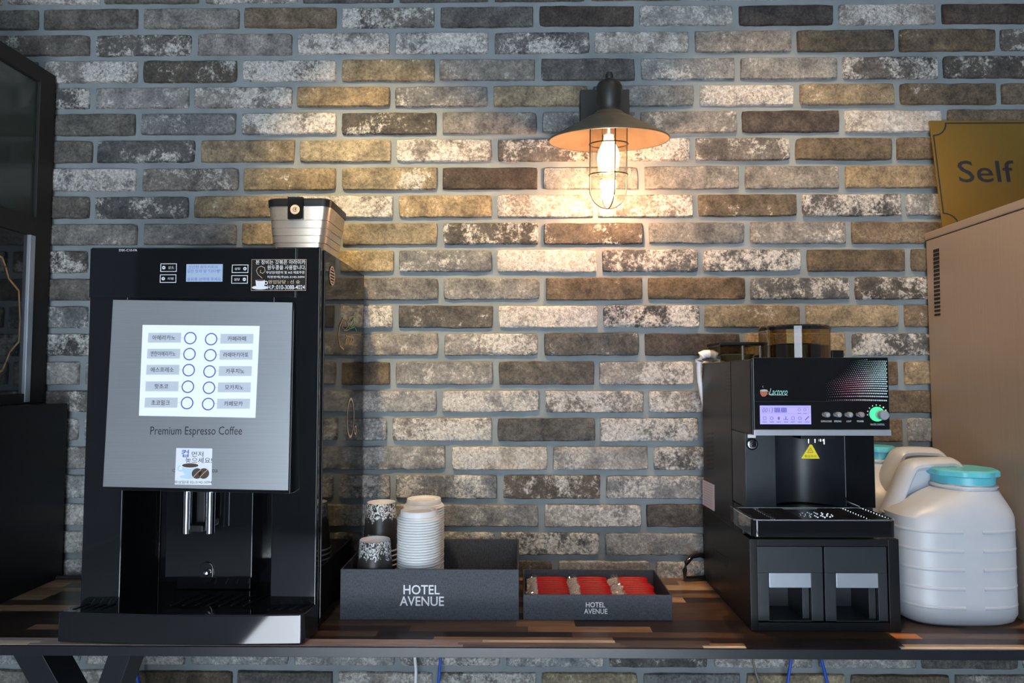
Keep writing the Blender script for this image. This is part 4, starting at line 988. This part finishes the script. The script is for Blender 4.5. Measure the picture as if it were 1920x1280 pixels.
mb = MB(); mb.lathe(piv, [(.013, zn - .012), (.013, zn - .045), (.011, zn - .048)], 24); tilt(mb).build('bulb_socket', 'champ', wl, smooth=True)
zb1 = zn - .046
mb = MB(); mb.lathe(piv, [(.009, zb1), (.011, zb1 - .012), (.0215, zb1 - .035), (.024, zb1 - .050), (.021, zb1 - .066), (.012, zb1 - .079), (.001, zb1 - .083)], 32, cap=False); blb = tilt(mb).build('bulb', 'bulb', wl, smooth=True)
pl = bpy.data.lights.new('lamp_light', 'POINT'); pl.energy = 5.8; pl.color = (1, .54, .27); pl.shadow_soft_size = .02
po_ = bpy.data.objects.new('lamp_light', pl); COL.objects.link(po_); pq = piv + TL @ Vector((0, -.0, zb1 - .092)); po_.location = pq

# ------------------------------------------------------------------ metal cabinet and sign, right
KX = .9105
kc_ = thing('metal_cabinet', 'tall champagne metal cabinet with a column of vent slots, right end of the table', 'cabinet', (KX + .2, -.2, .75))
zk = 1.5165; mb = MB(); mb.box(KX + .0015, KX + .42, -.388, -.006, .7502, zk - .018); mb.build('body', 'bronze', kc_, .003, 3)
mb = MB(); mb.box(KX, KX + .422, -.390, -.004, zk - .017, zk); mb.build('top_cover', 'bronze', kc_, .0025, 3)
kf = F((KX + .0011, -.006, 0), Y3 * -1, Z3); mb = MB()
for k in range(17):
    y = 468.5 + 7.5 * k; a = kf.px(1750 + .15 * k, y); b = kf.px(1761 + .15 * k, y + 3.2 - .6); mb.fbox(kf, a[0], b[0], b[1], a[1], 0, .0006)
mb.build('vent_slot', 'cave', kc_)
# brass sign leaning on the wall
sg = thing('sign', 'brass-coloured self service sign with black line border leaning on the metal cabinet', 'sign', (1.1, -.02, zk))
o0 = Vector((.936, -.045, zk + .0003)); tp = atY(1741, 227, -.006); upv = Vector((tp.x - .936, .037, tp.z - zk)); upv.x = 0
GF = F((tp.x + .001, -.045, zk + .0005), X3, upv); gh = upv.length
mb = MB(); mb.fbox(GF, 0, .36, 0, gh, -.003, 0); mb.build('plate', ['gold'], sg, .0006)
gp = GF.px; mb = MB()
bt = gp(1800, 231)[1]; bl = gp(1756, 300)[0]; nt = gp(1774, 240); n2 = gp(1756, 254)
cor = [(bl, n2[1])] + [(bl + .0 + (nt[0] - bl) * math.sin(t), n2[1] + (bt - n2[1]) * (1 - math.cos(t))) for t in [math.radians(15 * i) for i in range(1, 7)]]
lw = .0032; hb = gh - bt
b_in = hb + .0
low = [(bl, gh - n2[1])] + [(bl + (nt[0] - bl) * math.sin(t), (gh - n2[1]) - (bt - n2[1]) * (1 - math.cos(t))) for t in [math.radians(15 * i) for i in range(1, 7)]]
rt = .36 - bl
mb.fstroke(GF, list(reversed(cor)) + low + [(rt - (nt[0] - bl), low[-1][1])], lw, .0004); mb.fstroke(GF, [cor[-1], (rt - (nt[0] - bl), cor[-1][1]), (rt, n2[1]), (rt, gh - n2[1]), (rt - (nt[0] - bl), low[-1][1])], lw, .0004)
mb.build('border_line', 'ink_black', sg)
a = gp(1799, 342); b = gp(1899, 301); mb = MB(); mb.ftext(GF, 'Self', (a[0] + b[0]) / 2, (a[1] + b[1]) / 2, b[1] - a[1], b[0] - a[0], .0005, bold=.004); mb.build('lettering', 'ink_black', sg)

# ------------------------------------------------------------------ white water jugs
def sup(cx, cy, hw, hd, e=3.2, n=64):
    o = []
    for i in range(n):
        t = 2 * math.pi * i / n; c, s = math.cos(t), math.sin(t)
        o.append((cx + hw * math.copysign(abs(c) ** (2 / e), c), cy + hd * math.copysign(abs(s) ** (2 / e), s)))
    return o
def jug(cx, cy, hw, hd, label, capx, capy, capr, captop, hpts, hy, grp, shoulder=.940):
    r = thing('water_jug', label, 'jug', (cx, cy, .75), grp)
    mb = MB(); z0 = .7503; secs = [(sup(cx, cy, hw - .016, hd - .012, 3), z0), (sup(cx, cy, hw - .006, hd - .004), z0 + .006), (sup(cx, cy, hw, hd), z0 + .018)]
    for z in [z0 + .018 + (shoulder - z0 - .018) * i / 6 for i in range(1, 7)]: secs.append((sup(cx, cy, hw, hd), z))
    zn_ = captop - .036; m = 6
    for i in range(1, m + 1):
        t = i / m; k = t ** 1.15; ex = 3.2 - 1.2 * t
        ox = sup(cx, cy, hw, hd, ex); c2 = sup(capx, capy, capr * .96, min(capr * .96, hd * .9), 2)
        secs.append(([(p[0] * (1 - k) + q_[0] * k, p[1] * (1 - k) + q_[1] * k) for p, q_ in zip(ox, c2)], shoulder + (zn_ - shoulder) * (t ** .8)))
    loft(mb, secs); mb.build('body', 'jug', r, smooth=True)
    # neck rings and cap
    mb = MB(); mb.lathe((capx, capy, zn_), [(capr * .93, -.004), (capr * .93, .003), (capr * .97, .004), (capr * .97, .007), (capr * .88, .009), (capr * .88, .014)], 48); mb.build('neck', 'jug', r, smooth=True)
    mb = MB(); zc = zn_ + .010
    mb.lathe((capx, capy, zc), [(capr * .90, 0), (capr * .91, (captop - zc) - .012)], 64)
    mb.lathe((capx, capy, captop - .013), [(capr * .94, 0), (capr, .002), (capr, .010), (capr * .94, .013), (.001, .0135)], 96, ribs=lambda i, n, z: 1 + .028 * math.cos(2 * math.pi * i * 9 / n))
    mb.build('screw_cap', 'cyan', r, smooth=True)
    # embossed ribs with a plain strip between
    ring = sup(0, 0, 1, 1, 3.2, 160)
    for zr in [.7850 + i * .0332 for i in range(5)]:
        for (lo, hi) in ((capx - cx - .18, capx - cx - .038), (capx - cx - .012, hw - .006)):
            pts = [Vector((cx + p[0] * (hw - .0046), cy + p[1] * (hd - .0046), zr)) for p in ring if p[1] < 0 and lo < p[0] * hw < hi]
            if len(pts) > 3: mb = MB(); mb.tube(pts, .0060, 12, up=(0, 0, 1), ry=.0055); mb.build('rib', 'jug', r, smooth=True)
    # handle: rounded bar with a thinner web below
    P3 = [Vector((x, hy, z)) for x, z in hpts]
    mb = MB(); sm = []
    for i in range(len(P3) - 1):
        for t in (0, .25, .5, .75): 
            a_, b_ = P3[i], P3[i + 1]; p_ = P3[max(i - 1, 0)]; n_ = P3[min(i + 2, len(P3) - 1)]
            sm.append(.5 * ((2 * a_) + (b_ - p_) * t + (2 * p_ - 5 * a_ + 4 * b_ - n_) * t * t + (-p_ + 3 * a_ - 3 * b_ + n_) * t ** 3))
    sm.append(P3[-1]); mb.tube(sm, .0125, 14, ry=.026, up=(0, 1, 0)); mb.build('handle', 'jug', r, smooth=True)
    mb = MB(); f_ = F((0, hy, 0), X3, Z3); pl_ = [(p.x, p.z) for p in sm] + [(sm[-1].x, zn_ - .03), (sm[0].x, sm[0].z - .01)]; mb.fprism(f_, pl_, -.012, .010); mb.build('handle_web', 'jug', r, .001)
    return r
jug(.800, -.232, .1050, .0700, 'large white plastic water jug with turquoise screw cap, in front', atY(1803, 890, -.232).x, -.234, .0575, atY(1803, 876, -.232).z,
    [(.706, .930), (.722, .965), (.742, 1.010), (.756, 1.024), (.80, 1.027), (.830, 1.024), (.850, .985)], -.205, 'white water jugs')
jug(.800, -.084, .1000, .0660, 'second white water jug, standing behind the front jug near the wall', .768, -.055, .032, 1.046,
    [(.742, .930), (.750, .975), (.772, 1.022), (.786, 1.036), (.83, 1.037), (.858, 1.030), (.885, .985)], -.112, 'white water jugs', .945)

# ------------------------------------------------------------------ black cabinets, left
fb = thing('lower_cabinet', 'plain matte black cabinet box on the left end of the table', 'cabinet', (-1.2, -.2, .75))
mb = MB(); mb.box(-1.50, -1.0175, -.388, -.012, .7502, 1.1345); mb.build('body', 'satin', fb, .002)
mb = MB(); mb.box(-1.50, -1.03, -.3895, -.3875, .76, 1.125); mb.build('door', 'satin', fb, .0008)
UX = -1.074
uc = thing('display_cabinet', 'black framed cabinet with glass upper panel and gold-lined lower panel, far left', 'cabinet', (-1.3, -.2, 1.1348))
uf = F((UX, 0, 0), Y3, Z3); q_ = uf.px; z0, z1 = 1.1350, 1.888
ya, yb2 = -.388, -.006; post = q_(68, 400)[0]; zr_lo = q_(50, 438)[1]; zr_hi = q_(50, 402)[1]
mb = MB(); mb.box(-1.50, UX - .012, ya, yb2, z0, z1 - .0005); mb.build('carcass', 'matte', uc)
mb = MB(); mb.fbox(uf, post, yb2, z0, z1, -.0118, 0); mb.fbox(uf, ya, post, zr_lo, zr_hi, -.0118, 0); mb.fbox(uf, ya, post, z1 - .035, z1, -.0118, 0); mb.fbox(uf, ya, post, z0, z0 + .022, -.0118, 0); mb.fbox(uf, ya, ya + .03, z0 + .022, z1 - .035, -.0118, 0); fr = mb.build('side_frame', 'matte', uc, .0015)
mb = MB(); mb.fbox(uf, ya + .0301, post - .0005, zr_hi + .0005, z1 - .0355, -.0117, -.007); mb.build('glass_panel', 'dimglass', uc)
mb = MB(); mb.fbox(uf, ya + .0301, post - .0005, z0 + .0225, zr_lo - .0005, -.0117, -.006); lp = mb.build('lower_panel', 'gloss', uc)
u2 = F((UX - .006, 0, 0), Y3, Z3); mb = MB(); g = [u2.px(*c) for c in ((-20, 470), (4, 483), (10, 500), (16, 522), (35, 545), (37, 600), (35, 640), (18, 660), (11, 678), (4, 694), (-20, 706))]
mb.fstroke(u2, g, .0045, .0004); mb.build('gold_line', 'ink_gold', lp)
mb = MB(); a = q_(57, 420)[0]; mb.fbox(uf, a, post - .001, z0 + .004, zr_lo, -.006, .0015); mb.build('metal_strip', 'silver', uc, .0005)
# small rod between the cabinet and the machine
a = atY(128, 1092, -.03); b = atY(158, 1092, -.03); mb = MB(); zz = max(a.z, .7545); mb.tube([(a.x - .03, -.03, .7545), (b.x + .02, -.03, .7545)], .004, 10); o = mb.build('black_cable', 'matte', None, smooth=True, loc=(a.x, -.03, .7505)); tag(o, 'short black cable between the left cabinet and the coffee machine', 'cable')

# ------------------------------------------------------------------ cables under the table
def cable(name, label, pts, mat, r, y=-.03):
    P_ = [atY(px, py, y) for px, py in pts]; top = Vector((P_[0].x, y, .733)); mb = MB(); e = P_[-1]; d = P_[-1] - P_[-2]
    mb.tube([top] + P_ + [e + d * 2 + Vector((0, 0, -.05)), Vector((e.x + d.x * 3, y, .02))], r, 10); o = mb.build(name, mat, None, smooth=True, loc=(e.x, y, 0)); tag(o, label, 'cable', 'cables hanging under the table')
cable('white_cable', 'white cable hanging below the table under the boxes', [(778, 1236), (780, 1255), (779, 1285)], 'white_cable', .0034)
cable('blue_cable', 'blue cable hanging right beside the white cable under the table', [(826, 1236), (824, 1258), (822, 1285)], 'blue_cable', .0030)
cable('grey_cable', 'grey cable hanging below the table, left of the two blue ones at right', [(1412, 1238), (1417, 1260), (1426, 1285)], 'grey_cable', .0026)
cable('blue_cable', 'blue cable under the drawer cabinet slanting down to the left', [(1483, 1240), (1480, 1258), (1476, 1285)], 'blue_cable', .0034)
cable('blue_cable', 'blue cable under the drawer cabinet slanting down to the right', [(1541, 1240), (1546, 1258), (1552, 1285)], 'blue_cable', .0034)
cable('blue_cable', 'blue cable beside the slanting left table leg', [(256, 1262), (258, 1272), (262, 1290)], 'blue_cable', .0040)
